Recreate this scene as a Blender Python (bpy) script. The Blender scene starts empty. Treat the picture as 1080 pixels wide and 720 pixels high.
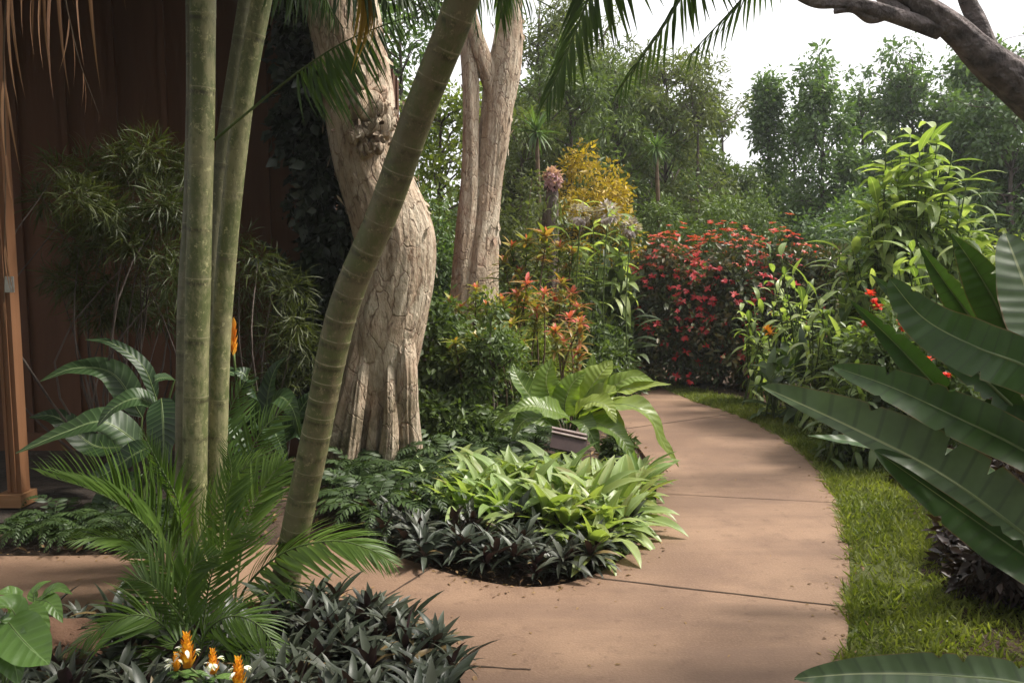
# Garden path scene: everything is built in code.
import bpy, bmesh, math
import numpy as np
from mathutils import Vector

rng = np.random.default_rng(11)
scene = bpy.context.scene
COL = scene.collection
R = math.radians

# ------------------------------------------------------------------ camera
CAM_H, FOCAL, PITCH = 1.6, 840.0, math.atan(80 / 840.0)
cam_d = bpy.data.cameras.new("camera")
cam_d.sensor_width = 36.0
cam_d.lens = 28.0
cam_d.clip_start = 0.05
cam_d.clip_end = 2000
cam = bpy.data.objects.new("camera", cam_d)
cam.location = (0, 0, CAM_H)
cam.rotation_euler = (R(90) - PITCH, 0, 0)
COL.objects.link(cam)
scene.camera = cam


def ray(px, py):
    a, b = (px - 540) / FOCAL, (360 - py) / FOCAL
    return np.array([a, math.cos(PITCH) + b * math.sin(PITCH), -math.sin(PITCH) + b * math.cos(PITCH)])


def G(px, py, z=0.0):
    """ground point seen at a photo pixel"""
    d = ray(px, py)
    t = (z - CAM_H) / d[2]
    return np.array([d[0] * t, d[1] * t, z])


def P(px, py, y):
    """world point at depth y seen at a photo pixel"""
    d = ray(px, py)
    t = y / d[1]
    return np.array([d[0] * t, y, CAM_H + d[2] * t])


# ------------------------------------------------------------------ noise
_tab = np.random.default_rng(5).random((32, 32, 32))


def vnoise(p):
    p = np.asarray(p, float)
    i = np.floor(p).astype(int)
    f = p - i
    f = f * f * (3 - 2 * f)
    out = 0
    for dx in (0, 1):
        for dy in (0, 1):
            for dz in (0, 1):
                w = (f[:, 0] if dx else 1 - f[:, 0]) * (f[:, 1] if dy else 1 - f[:, 1]) * (f[:, 2] if dz else 1 - f[:, 2])
                out = out + w * _tab[(i[:, 0] + dx) % 32, (i[:, 1] + dy) % 32, (i[:, 2] + dz) % 32]
    return out * 2 - 1


def fbm(p, o=3):
    p = np.asarray(p, float)
    return sum(vnoise(p * 2 ** k + 7.3 * k) / 2 ** k for k in range(o))


def norm(v):
    v = np.asarray(v, float)
    return v / np.maximum(np.linalg.norm(v, axis=-1, keepdims=True), 1e-9)


def rnd(n):
    return norm(rng.normal(size=(n, 3)))


def spline(pts, n):
    pts = np.asarray(pts, float)
    k = len(pts)
    if k == 2:
        t = np.linspace(0, 1, n)[:, None]
        return pts[0] * (1 - t) + pts[1] * t
    ext = np.vstack([2 * pts[0] - pts[1], pts, 2 * pts[-1] - pts[-2]])
    ts = np.linspace(0, k - 1 - 1e-9, n)
    i = ts.astype(int)
    f = (ts - i)[:, None]
    p0, p1, p2, p3 = ext[i], ext[i + 1], ext[i + 2], ext[i + 3]
    return 0.5 * (2 * p1 + (p2 - p0) * f + (2 * p0 - 5 * p1 + 4 * p2 - p3) * f ** 2 + (3 * p1 - p0 - 3 * p2 + p3) * f ** 3)


# ------------------------------------------------------------------ mesh builder
def origin_of(o):
    s = np.zeros(3)
    while o is not None:
        s += np.array(o.location)
        o = o.parent
    return s


class MB:
    def __init__(self):
        self.v, self.lf, self.t, self.q, self.tm, self.qm, self.n = [], [], [], [], [], [], 0

    def add(self, V, tris=None, quads=None, lf=None, mi=0):
        V = np.asarray(V, np.float32).reshape(-1, 3)
        if lf is None:
            lf = np.zeros((len(V), 3), np.float32)
            lf[:, 0] = 0.5
        self.v.append(V)
        self.lf.append(np.asarray(lf, np.float32))
        if tris is not None and len(tris):
            self.t.append(np.asarray(tris, np.int32).reshape(-1, 3) + self.n)
            self.tm.append(np.full(len(self.t[-1]), mi, np.int32))
        if quads is not None and len(quads):
            self.q.append(np.asarray(quads, np.int32).reshape(-1, 4) + self.n)
            self.qm.append(np.full(len(self.q[-1]), mi, np.int32))
        self.n += len(V)

    def mesh(self, name, mats, off=(0, 0, 0), smooth=True):
        me = bpy.data.meshes.new(name)
        V = np.vstack(self.v) - np.asarray(off, np.float32)
        T = np.vstack(self.t) if self.t else np.zeros((0, 3), np.int32)
        Q = np.vstack(self.q) if self.q else np.zeros((0, 4), np.int32)
        me.vertices.add(len(V))
        me.vertices.foreach_set("co", V.astype(np.float32).ravel())
        loops = np.concatenate([T.ravel(), Q.ravel()]).astype(np.int32)
        me.loops.add(len(loops))
        me.loops.foreach_set("vertex_index", loops)
        me.polygons.add(len(T) + len(Q))
        starts = np.concatenate([np.arange(len(T)) * 3, len(T) * 3 + np.arange(len(Q)) * 4]).astype(np.int32)
        me.polygons.foreach_set("loop_start", starts)
        mi = np.concatenate((self.tm + self.qm) or [np.zeros(0, np.int32)]).astype(np.int32)
        # keep triangle-then-quad order
        mi = np.concatenate([np.concatenate(self.tm) if self.tm else np.zeros(0, np.int32),
                             np.concatenate(self.qm) if self.qm else np.zeros(0, np.int32)]).astype(np.int32)
        for m in (mats if isinstance(mats, (list, tuple)) else [mats]):
            me.materials.append(m)
        me.polygons.foreach_set("material_index", mi)
        me.polygons.foreach_set("use_smooth", np.full(len(T) + len(Q), smooth, bool))
        a = me.attributes.new("lf", "FLOAT_VECTOR", "POINT")
        a.data.foreach_set("vector", np.vstack(self.lf).astype(np.float32).ravel())
        me.update(calc_edges=True)
        me.validate()
        return me

    def build(self, name, mats, parent=None, loc=None, smooth=True, label=None):
        off = origin_of(parent) if parent is not None else np.zeros(3)
        if loc is not None:
            off = np.asarray(loc, float)
        me = self.mesh(name, mats, off, smooth)
        o = bpy.data.objects.new(name, me)
        COL.objects.link(o)
        if parent is not None:
            o.parent = parent
        elif loc is not None:
            o.location = loc
        if label:
            o["label"] = label
        return o


def tag(o, label=None, cat=None, group=None, kind=None):
    if label:
        o["label"] = label
    if cat:
        o["category"] = cat
    if group:
        o["group"] = group
    if kind:
        o["kind"] = kind
    return o


def thing(name, label, cat, loc=(0, 0, 0), group=None):
    o = bpy.data.objects.new(name, None)
    o.empty_display_size = 0.1
    o.location = loc
    COL.objects.link(o)
    return tag(o, label, cat, group)


def copy_tree(o, parent=None):
    c = o.copy()
    COL.objects.link(c)
    if parent is not None:
        c.parent = parent
    for ch in list(o.children):
        copy_tree(ch, c)
    return c


# ------------------------------------------------------------------ shapes
def box(mb, c, s, mi=0, tint=0.5, rz=0.0):
    c, s = np.asarray(c, float), np.asarray(s, float) / 2
    b = np.array([[x, y, z] for z in (-1, 1) for y in (-1, 1) for x in (-1, 1)], float) * s
    if rz:
        b = np.stack([b[:, 0] * math.cos(rz) - b[:, 1] * math.sin(rz), b[:, 0] * math.sin(rz) + b[:, 1] * math.cos(rz), b[:, 2]], 1)
    F = [(0, 2, 3, 1), (4, 5, 7, 6), (0, 1, 5, 4), (2, 6, 7, 3), (0, 4, 6, 2), (1, 3, 7, 5)]
    V = np.vstack([b[list(f)] for f in F]) + c
    Q = np.arange(24).reshape(6, 4)
    lf = np.zeros((24, 3)); lf[:, 0] = tint
    mb.add(V, quads=Q, lf=lf, mi=mi)


def frames(pts):
    pts = np.asarray(pts, float)
    T = norm(np.gradient(pts, axis=0))
    ref = np.array([0, 0, 1.0]) if abs(T[0][2]) < 0.9 else np.array([0, -1.0, 0])
    X = np.zeros_like(T)
    x = norm(ref - T[0] * ref.dot(T[0]))
    for i in range(len(T)):
        x = norm(x - T[i] * x.dot(T[i]))
        X[i] = x
    return T, X, np.cross(T, X)


def tube(mb, pts, rad, seg=8, tint=0.5, mi=0, disp=None, tints=None, cap=True):
    """disp(angle, along) -> radius factor grid"""
    pts = np.asarray(pts, float)
    n = len(pts)
    rad = np.broadcast_to(np.asarray(rad, float), (n,)) if np.ndim(rad) else np.full(n, float(rad))
    T, X, Y = frames(pts)
    al = np.concatenate([[0], np.cumsum(np.linalg.norm(np.diff(pts, axis=0), axis=1))])
    a = np.linspace(0, 2 * math.pi, seg, endpoint=False)
    A, L = np.meshgrid(a, al)
    r = np.repeat(rad[:, None], seg, 1)
    if disp is not None:
        r = r * disp(A, L)
    V = pts[:, None] + r[..., None] * (np.cos(A)[..., None] * X[:, None] + np.sin(A)[..., None] * Y[:, None])
    idx = np.arange(n * seg).reshape(n, seg)
    q = np.stack([idx[:-1], np.roll(idx[:-1], -1, 1), np.roll(idx[1:], -1, 1), idx[1:]], -1).reshape(-1, 4)
    lf = np.zeros((n, seg, 3))
    lf[..., 0] = tint if tints is None else np.asarray(tints)[:, None]
    lf[..., 1] = A / (2 * math.pi)
    lf[..., 2] = L
    V = V.reshape(-1, 3); lf = lf.reshape(-1, 3)
    tr = []
    if cap:
        V = np.vstack([V, pts[-1], pts[0]])
        lf = np.vstack([lf, lf[-1], lf[0]])
        k = n * seg
        for j in range(seg):
            tr.append((idx[-1][j], idx[-1][(j + 1) % seg], k))
            tr.append((idx[0][(j + 1) % seg], idx[0][j], k + 1))
    mb.add(V, tris=tr, quads=q, lf=lf, mi=mi)


# ------------------------------------------------------------------ leaves
def width_profile(shape, s):
    if shape == "lance":
        return np.sin(math.pi * s ** 0.75) ** 0.9
    if shape == "ovate":
        return np.sin(math.pi * s ** 0.6) ** 0.8
    if shape == "strap":
        return np.clip(0.55 + 0.9 * s, 0, 1) * np.clip((1 - s) * 2.6, 0, 1) ** 0.7
    if shape == "needle":
        return np.clip(s * 6 + 0.35, 0, 1) * np.clip((1 - s) * 1.6, 0, 1)
    if shape == "paddle":
        return np.clip(np.sin(math.pi * np.clip(s, 0, 1) ** 0.85), 0, 1) ** 0.55
    if shape == "obovate":
        return np.sin(math.pi * s ** 1.3) ** 0.75


def leaf_tpl(shape="lance", W=0.2, nl=6, na=2, droop=0.6, fold=0.25, lift=0.0, wave=0.0, twist=0.0):
    s = np.linspace(0, 1, nl + 1)
    th = lift - droop * s
    d = np.stack([np.cos(th), np.sin(th)], 1) / nl
    c = np.zeros((nl + 1, 2))
    c[1:] = np.cumsum((d[:-1] + d[1:]) / 2, 0)
    w = np.maximum(width_profile(shape, s), 0.0) * W / 2
    w[0] = max(w[0], W * 0.05)
    u = np.linspace(-1, 1, na + 1)
    V = np.zeros((nl + 1, na + 1, 3)); lf = np.zeros((nl + 1, na + 1, 3))
    tw = twist * s
    for j, uu in enumerate(u):
        lat = uu * w * math.cos(fold)
        h = abs(uu) * w * math.sin(fold) + wave * w * np.sin(s * 17 + (2 if uu > 0 else 0)) * abs(uu)
        lat2, h2 = lat * np.cos(tw) - h * np.sin(tw), lat * np.sin(tw) + h * np.cos(tw)
        V[:, j, 0] = c[:, 0] - h2 * np.sin(th)
        V[:, j, 1] = lat2
        V[:, j, 2] = c[:, 1] + h2 * np.cos(th)
        lf[:, j, 1] = uu
        lf[:, j, 2] = s
    idx = np.arange((nl + 1) * (na + 1)).reshape(nl + 1, na + 1)
    q = np.stack([idx[:-1, :-1], idx[1:, :-1], idx[1:, 1:], idx[:-1, 1:]], -1).reshape(-1, 4)
    return dict(V=V.reshape(-1, 3), q=q, t=None, lf=lf.reshape(-1, 3))


def rhomb(W=0.45, fold=0.12, droop=0.1):
    V = np.array([[0, 0, 0], [1, 0, -droop], [.45, W / 2, fold * .5], [.45, -W / 2, fold * .5]])
    lf = np.array([[0, 0, 0], [0, 0, 1], [0, 1, .45], [0, -1, .45.real]])
    return dict(V=V, q=None, t=np.array([(0, 3, 1), (0, 1, 2)]), lf=lf)


def scatter(mb, tpl, pos, dirs, ups=None, scale=1.0, tint=None, mi=0, wscale=None):
    pos = np.atleast_2d(pos)
    n = len(pos)
    if n == 0:
        return
    X = norm(np.broadcast_to(dirs, (n, 3)))
    if ups is None:
        ups = np.array([0, 0, 1.0])
    U = np.broadcast_to(np.asarray(ups, float), (n, 3))
    Y = np.cross(U, X)
    bad = np.linalg.norm(Y, axis=1) < 1e-4
    if bad.any():
        Y[bad] = np.cross(rnd(int(bad.sum())), X[bad])
    Y = norm(Y)
    Z = np.cross(X, Y)
    sc = np.broadcast_to(np.asarray(scale, float), (n,))
    ws = np.ones(n) if wscale is None else np.broadcast_to(np.asarray(wscale, float), (n,))
    tv = tpl["V"]
    k = len(tv)
    V = pos[:, None] + sc[:, None, None] * (tv[None, :, 0:1] * X[:, None] + (tv[None, :, 1:2] * ws[:, None, None]) * Y[:, None] + tv[None, :, 2:3] * Z[:, None])
    if tint is None:
        tint = rng.random(n)
    lf = np.repeat(tpl["lf"][None], n, 0)
    lf[:, :, 0] = np.broadcast_to(np.asarray(tint, float), (n,))[:, None]
    offs = (np.arange(n) * k)[:, None, None]
    t = None if tpl["t"] is None else (tpl["t"][None] + offs).reshape(-1, 3)
    q = None if tpl["q"] is None else (tpl["q"][None] + offs).reshape(-1, 4)
    mb.add(V.reshape(-1, 3), tris=t, quads=q, lf=lf.reshape(-1, 3), mi=mi)


RH = rhomb()
RH_N = rhomb(W=0.26, droop=0.18)
RH_W = rhomb(W=0.62)
NEEDLE = leaf_tpl("needle", W=0.07, nl=3, droop=0.7, fold=0.1)
LANCE = leaf_tpl("lance", W=0.2, nl=5, droop=0.9, fold=0.25)
LANCE_H = leaf_tpl("lance", W=0.2, nl=5, droop=1.6, fold=0.25, lift=0.3)
LEAFLET = leaf_tpl("needle", W=0.075, nl=4, droop=0.55, fold=0.35)


def clumps(mb, tpl, C, rad, n, size, var=0.35, out=0.7, down=0.25, mi=0, tint=None, flat=1.0, upb=0.6):
    """n leaves in each ball-shaped clump"""
    C = np.atleast_2d(C)
    K = len(C)
    rad = np.broadcast_to(np.asarray(rad, float), (K,))
    cnt = np.maximum((n * (rad / rad.mean()) ** 2), 3).astype(int)
    idx = np.repeat(np.arange(K), cnt)
    N = len(idx)
    d = rnd(N)
    rr = rng.random(N) ** 0.55
    off = d * (rr * rad[idx])[:, None]
    off[:, 2] *= flat
    dirs = norm(d * out + rng.normal(size=(N, 3)) * 0.45 + np.array([0, 0, -down]))
    ups = rng.normal(size=(N, 3)) * 0.5 + np.array([0, 0, upb])
    ct = rng.random(K) * 0.5
    tt = ct[idx] + rng.random(N) * 0.5 if tint is None else tint[0] + (tint[1] - tint[0]) * rng.random(N)
    scatter(mb, tpl, C[idx] + off, dirs, ups, size * (1 + var * rng.normal(size=N)).clip(0.4, 1.8), tt, mi)


def ellipsoid_pts(c, r, n, shell=0.55):
    d = rnd(n)
    rr = shell + (1 - shell) * rng.random(n) ** 0.6
    return np.asarray(c) + d * np.asarray(r) * rr[:, None]


def rosette(mb, c, n, L, tpls, el0=80, el1=10, rz=None, lvar=0.2, mi=0, tint=None, lean=(0, 0, 0), r0=0.0):
    """leaves spiralling out of one point, the inner ones upright"""
    c = np.asarray(c, float)
    rz = rng.random() * 6.28 if rz is None else rz
    for i in range(n):
        f = i / max(n - 1, 1)
        az = rz + i * 2.39996 + rng.normal() * 0.12
        el = R(el0 + (el1 - el0) * f + rng.normal() * 6)
        d = np.array([math.cos(az) * math.cos(el), math.sin(az) * math.cos(el), math.sin(el)]) + np.asarray(lean)
        l = L * (0.62 + 0.38 * math.sin(math.pi * min(f * 0.75 + 0.25, 1))) * (1 + lvar * rng.normal())
        up = np.array([-math.cos(az) * math.sin(el), -math.sin(az) * math.sin(el), math.cos(el)]) + rng.normal(size=3) * 0.12
        tp = tpls[int(rng.integers(len(tpls)))]
        t = rng.random() if tint is None else tint[0] + (tint[1] - tint[0]) * rng.random()
        p = c + np.array([math.cos(az), math.sin(az), 0]) * r0 * f
        scatter(mb, tp, p, d, up, l, [t], mi)


def frond(leaf, stalk, ctrl, n=34, ll=0.4, ang=50, g=0.25, lift=0.2, up=(0, 0, 1), r=0.008, t0=0.2, w=1.0, mi=0, tint=(0, 1), tpl=None, side=(1, 1), endf=0.35):
    """palm frond: a stalk with a row of leaflets along each side"""
    tpl = tpl or LEAFLET
    pts = spline(ctrl, 26)
    tube(stalk, pts, np.linspace(r, r * 0.25, 26), seg=6, tint=0.5)
    fine = spline(ctrl, n * 4)
    T = norm(np.gradient(fine, axis=0))
    U = np.asarray(up, float)
    for sd in (-1, 1):
        if not side[0 if sd < 0 else 1]:
            continue
        t = np.linspace(t0, 0.995, n) + rng.normal(size=n) * 0.004
        i = np.clip((t * (n * 4 - 1)).astype(int), 0, n * 4 - 1)
        p, tt = fine[i], T[i]
        u = norm(U - tt * (tt @ U)[:, None])
        s = np.cross(tt, u) * sd
        f = (t - t0) / (1 - t0)
        a = np.radians(ang * (1 - 0.45 * f) + rng.normal(size=n) * 3)
        d = tt * np.cos(a)[:, None] + s * np.sin(a)[:, None] + u * lift + np.array([0, 0, -g])
        l = ll * (0.55 + 0.45 * np.sin(math.pi * np.clip(f * 1.25 + 0.15, 0, 1))) * np.where(f > 0.75, 1 - (f - 0.75) / 0.25 * (1 - endf), 1)
        l = l * (1 + 0.07 * rng.normal(size=n))
        upv = u + s * 0.3 + rng.normal(size=(n, 3)) * 0.12
        ti = tint[0] + (tint[1] - tint[0]) * (0.6 * rng.random(n) + 0.4 * rng.random())
        scatter(leaf, tpl, p, d, upv, l, ti, mi, wscale=w)


def blade(mb, ctrl, W, shape="paddle", normal=(0, 0, 1), fold=0.25, nl=22, na=8, wave=0.0, tint=0.5, mi=0, ratio=(1, 1), foldr=None, thick=0.0, tears=0):
    """one big leaf along a 3D curve; returns the midrib points"""
    pts = spline(ctrl, nl + 1)
    T = norm(np.gradient(pts, axis=0))
    N0 = np.asarray(normal, float)
    N = norm(N0 - T * (T @ N0)[:, None])
    S = np.cross(N, T)
    s = np.linspace(0, 1, nl + 1)
    w = np.maximum(width_profile(shape, s), 0) * W / 2
    w[0] = max(w[0], 0.004); w[-1] = max(w[-1], 0.0015)
    u = np.linspace(-1, 1, na + 1)
    V = np.zeros((nl + 1, na + 1, 3)); lf = np.zeros((nl + 1, na + 1, 3))
    ph = rng.random() * 6
    notch = np.ones((2, nl + 1))
    for _ in range(tears):
        k_ = int(rng.integers(int(nl * .15), int(nl * .92)))
        notch[int(rng.integers(2)), k_] = rng.uniform(.45, .85)
    for j, uu in enumerate(u):
        fo = fold if uu < 0 else (fold if foldr is None else foldr)
        k = ratio[0] if uu < 0 else ratio[1]
        ww = w * k * np.minimum(abs(uu), notch[0 if uu < 0 else 1])
        curl = fo * (0.6 + 0.4 * abs(uu))
        h = ww * math.sin(curl) + wave * w * abs(uu) ** 2 * (np.sin(s * 13 + ph + (1.7 if uu > 0 else 0)) + 0.5 * np.sin(s * 31 + 2 * ph))
        V[:, j] = pts + (np.sign(uu) * ww * math.cos(curl))[:, None] * S + h[:, None] * N
        lf[:, j] = np.stack([np.full(nl + 1, tint), np.full(nl + 1, uu), s], 1)
    idx = np.arange((nl + 1) * (na + 1)).reshape(nl + 1, na + 1)
    q = np.stack([idx[:-1, :-1], idx[1:, :-1], idx[1:, 1:], idx[:-1, 1:]], -1).reshape(-1, 4)
    mb.add(V.reshape(-1, 3), quads=q, lf=lf.reshape(-1, 3), mi=mi)
    return pts, N
# ------------------------------------------------------------------ materials
class NT:
    def __init__(self, name):
        self.m = bpy.data.materials.new(name)
        self.m.use_nodes = True
        self.t = self.m.node_tree
        self.t.nodes.clear()
        self.out = self.n("ShaderNodeOutputMaterial")

    def n(self, typ, **kw):
        nd = self.t.nodes.new(typ)
        for k, v in kw.items():
            if k in nd.inputs:
                self.set(nd.inputs[k], v)
            else:
                setattr(nd, k, v)
        return nd

    def set(self, sock, v):
        if hasattr(v, "is_output"):
            self.t.links.new(v, sock)
        else:
            if hasattr(v, "__len__") and len(v) == 3 and sock.type == "RGBA":
                v = (*v, 1)
            sock.default_value = v

    def mix(self, f, a, b, blend="MIX"):
        nd = self.t.nodes.new("ShaderNodeMix")
        nd.data_type = "RGBA"
        nd.blend_type = blend
        self.set(nd.inputs[0], f)
        self.set(nd.inputs[6], a)
        self.set(nd.inputs[7], b)
        return nd.outputs[2]

    def math(self, op, a, b=0.0, clamp=False):
        nd = self.t.nodes.new("ShaderNodeMath")
        nd.operation = op
        nd.use_clamp = clamp
        self.set(nd.inputs[0], a)
        self.set(nd.inputs[1], b)
        return nd.outputs[0]

    def step(self, x, a, b, lo=0.0, hi=1.0):
        nd = self.t.nodes.new("ShaderNodeMapRange")
        nd.interpolation_type = "SMOOTHSTEP"
        self.set(nd.inputs[0], x)
        for i, v in enumerate((a, b, lo, hi)):
            nd.inputs[i + 1].default_value = v
        return nd.outputs[0]

    def noise(self, scale, detail=3, vec=None, sc=None, rough=0.55):
        if vec is None:
            vec = self.n("ShaderNodeTexCoord").outputs["Object"]
        if sc is not None:
            mp = self.n("ShaderNodeMapping")
            self.set(mp.inputs["Vector"], vec)
            mp.inputs["Scale"].default_value = sc
            vec = mp.outputs[0]
        nd = self.n("ShaderNodeTexNoise")
        self.set(nd.inputs["Vector"], vec)
        nd.inputs["Scale"].default_value = scale
        nd.inputs["Detail"].default_value = detail
        nd.inputs["Roughness"].default_value = rough
        return nd.outputs["Fac"]

    def ramp(self, x, stops):
        nd = self.n("ShaderNodeValToRGB")
        el = nd.color_ramp.elements
        while len(el) < len(stops):
            el.new(0.5)
        for e, (p, c) in zip(el, stops):
            e.position = p
            e.color = (*c, 1)
        self.set(nd.inputs[0], x)
        return nd.outputs[0]

    def lf(self):
        a = self.n("ShaderNodeAttribute", attribute_name="lf")
        s = self.n("ShaderNodeSeparateXYZ")
        self.t.links.new(a.outputs["Vector"], s.inputs[0])
        return s.outputs

    def bump(self, h, strength=0.3, dist=0.01):
        b = self.n("ShaderNodeBump")
        self.set(b.inputs["Height"], h)
        b.inputs["Strength"].default_value = strength
        b.inputs["Distance"].default_value = dist
        return b.outputs[0]

    def principled(self, col, rough=0.5, spec=0.5, normal=None, **kw):
        p = self.n("ShaderNodeBsdfPrincipled")
        self.set(p.inputs["Base Color"], col)
        self.set(p.inputs["Roughness"], rough)
        p.inputs["Specular IOR Level"].default_value = spec
        if normal is not None:
            self.set(p.inputs["Normal"], normal)
        for k, v in kw.items():
            self.set(p.inputs[k], v)
        return p.outputs[0]

    def done(self, sh):
        self.t.links.new(sh, self.out.inputs[0])
        return self.m


def leaf_mat(name, cols, trans=0.3, rough=0.45, rib=None, ribw=0.06, vein=0, veincol=None, under=None, spec=0.4, var=0.35, edge=None, veinang=1.2, bump=0.25, rim=None, orand=None, spots=None):
    t = NT(name)
    x = t.lf()
    if len(cols) == 2:
        col = t.mix(x[0], cols[0], cols[1])
    else:
        col = t.ramp(x[0], [(i / (len(cols) - 1), c) for i, c in enumerate(cols)])
    nz = t.noise(9, 3)
    v = t.math("ADD", t.math("MULTIPLY", nz, var * 2), 1 - var)
    col = t.mix(1.0, col, t.n("ShaderNodeCombineColor", Red=v, Green=v, Blue=v).outputs[0], "MULTIPLY")
    if orand is not None:
        oi = t.n("ShaderNodeObjectInfo")
        col = t.mix(t.math("MULTIPLY", t.math("POWER", oi.outputs["Random"], 2.0), 0.6), col, orand)
        old = t.step(x[0], 0.93, 0.97)
        col = t.mix(t.math("MULTIPLY", old, 0.75), col, (0.20, 0.13, 0.05))
    if spots is not None:
        col = t.mix(t.math("MULTIPLY", t.step(t.noise(16, 5, rough=0.75), 0.64, 0.72), 0.7), col, spots)
    au = t.math("ABSOLUTE", x[1])
    nrm = None
    if vein:
        ph = t.math("SUBTRACT", t.math("MULTIPLY", x[2], vein * 6.283), t.math("MULTIPLY", au, veinang * 6.283))
        sv = t.math("SINE", ph)
        k = t.math("MULTIPLY", t.step(sv, 0.75, 1.0), 0.55)
        col = t.mix(k, col, veincol or tuple(min(1, c * 1.7) for c in cols[-1]))
        nrm = t.bump(sv, bump, 0.004)
    if edge is not None:
        col = t.mix(t.step(au, 0.72, 0.95), col, edge)
    if rim is not None:
        col = t.mix(t.math("MULTIPLY", t.step(au, 0.94, 0.985), t.step(t.noise(6, 3), 0.35, 0.6)), col, rim)
    if rib is not None:
        col = t.mix(t.step(au, ribw, ribw * 0.4), col, rib)
    if under is not None:
        g = t.n("ShaderNodeNewGeometry")
        col = t.mix(g.outputs["Backfacing"], col, under)
    sh = t.principled(col, rough, spec, nrm)
    if trans > 0:
        tr = t.n("ShaderNodeBsdfTranslucent")
        t.set(tr.inputs[0], t.mix(1.0, col, (1.5, 1.6, 0.6), "MULTIPLY"))
        mx = t.n("ShaderNodeMixShader")
        mx.inputs[0].default_value = trans
        t.t.links.new(sh, mx.inputs[1])
        t.t.links.new(tr.outputs[0], mx.inputs[2])
        sh = mx.outputs[0]
    return t.done(sh)


def simple_mat(name, a, b, scale=8, rough=0.7, bump=0.3, bscale=40, sc=None, dist=0.01, spec=0.3, detail=4, metal=0.0):
    t = NT(name)
    col = t.mix(t.step(t.noise(scale, detail, sc=sc), 0.3, 0.7), a, b)
    nrm = t.bump(t.noise(bscale, 4, sc=sc), bump, dist)
    return t.done(t.principled(col, rough, spec, nrm, Metallic=metal))


def ring_mat(name, base, pale, dark, mott):
    """palm stem: pale leaf scars, green between them"""
    t = NT(name)
    x = t.lf()
    col = t.ramp(x[0], [(0.0, dark), (0.5, base), (0.8, base), (1.0, pale)])
    nz = t.step(t.noise(11, 6, sc=(1, 1, 0.5), rough=0.75), 0.42, 0.58)
    col = t.mix(t.math("MULTIPLY", nz, 0.85), col, mott)
    band = t.step(t.noise(7, 4, sc=(0.5, 0.5, 2.2), rough=0.7), 0.54, 0.68)
    col = t.mix(t.math("MULTIPLY", band, 0.6), col, tuple(c * 0.55 for c in mott))
    sp = t.step(t.noise(30, 6, rough=0.8), 0.56, 0.64)
    col = t.mix(t.math("MULTIPLY", sp, 0.7), col, tuple(min(1, c * 1.9) for c in mott))
    bl = t.step(t.noise(4, 3), 0.52, 0.72)
    col = t.mix(t.math("MULTIPLY", bl, 0.5), col, tuple(c * 0.5 for c in mott))
    return t.done(t.principled(col, 0.5, 0.35, t.bump(t.noise(45, 5, sc=(1, 1, 0.35), rough=0.7), 0.7, 0.006)))


def paperbark_mat():
    t = NT("paperbark")
    x = t.lf()
    n1 = t.noise(3.6, 7, sc=(1.5, 1.5, 0.75), rough=0.72)
    warp = t.n("ShaderNodeVectorMath", operation="MULTIPLY_ADD")
    tc0 = t.n("ShaderNodeTexCoord").outputs["Object"]
    nzc = t.n("ShaderNodeTexNoise"); nzc.inputs["Scale"].default_value = 3.0; nzc.inputs["Detail"].default_value = 4
    t.t.links.new(tc0, nzc.inputs["Vector"])
    t.t.links.new(nzc.outputs["Color"], warp.inputs[0])
    warp.inputs[1].default_value = (0.22, 0.22, 0.45)
    t.t.links.new(tc0, warp.inputs[2])
    mpv = t.n("ShaderNodeMapping"); mpv.inputs["Scale"].default_value = (1.5, 1.5, 0.5)
    t.t.links.new(warp.outputs[0], mpv.inputs["Vector"])
    vo = t.n("ShaderNodeTexVoronoi"); vo.inputs["Scale"].default_value = 6.5
    t.t.links.new(mpv.outputs[0], vo.inputs["Vector"])
    ve = t.n("ShaderNodeTexVoronoi"); ve.feature = "DISTANCE_TO_EDGE"; ve.inputs["Scale"].default_value = 6.5
    t.t.links.new(mpv.outputs[0], ve.inputs["Vector"])
    cell = t.n("ShaderNodeSeparateColor"); t.t.links.new(vo.outputs["Color"], cell.inputs[0])
    edge = t.step(ve.outputs["Distance"], 0.0, 0.05)
    col = t.ramp(n1, [(0.26, (0.18, 0.11, 0.07)), (0.40, (0.34, 0.265, 0.19)), (0.54, (0.51, 0.43, 0.33)), (0.75, (0.66, 0.60, 0.49))])
    n2 = t.noise(7, 7, sc=(1.3, 1.3, 0.75), rough=0.8)
    col = t.mix(t.step(n2, 0.57, 0.66), col, (0.16, 0.085, 0.05))
    col = t.mix(t.math("MULTIPLY", cell.outputs[0], 0.5), col, (0.42, 0.29, 0.20))
    col = t.mix(t.math("MULTIPLY", t.math("SUBTRACT", 1.0, edge), 0.55), col, (0.17, 0.10, 0.065))
    n3 = t.noise(3, 2)
    col = t.mix(t.math("MULTIPLY", t.step(n3, 0.55, 0.75), 0.45), col, (0.36, 0.2, 0.14))
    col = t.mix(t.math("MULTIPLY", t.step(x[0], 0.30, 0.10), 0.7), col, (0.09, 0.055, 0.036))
    zz = t.n("ShaderNodeSeparateXYZ"); t.t.links.new(tc0, zz.inputs[0])
    moss_dark = t.math("MULTIPLY", t.step(zz.outputs[2], 1.1, 0.1), t.step(t.noise(4.5, 5, rough=0.7), 0.42, 0.6))  # mossy tint that also paints the darkness of shaded hollows at the foot
    col = t.mix(t.math("MULTIPLY", moss_dark, 0.8), col, (0.085, 0.075, 0.035))
    h = t.math("ADD", t.math("MULTIPLY", cell.outputs[1], t.math("MULTIPLY", edge, 0.9)), t.math("ADD", t.noise(13, 6, sc=(1.4, 1.4, 0.6), rough=0.75), t.noise(45, 4, sc=(1, 1, 0.5))))
    return t.done(t.principled(col, 0.85, 0.15, t.bump(h, 0.8, 0.02)))


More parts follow.
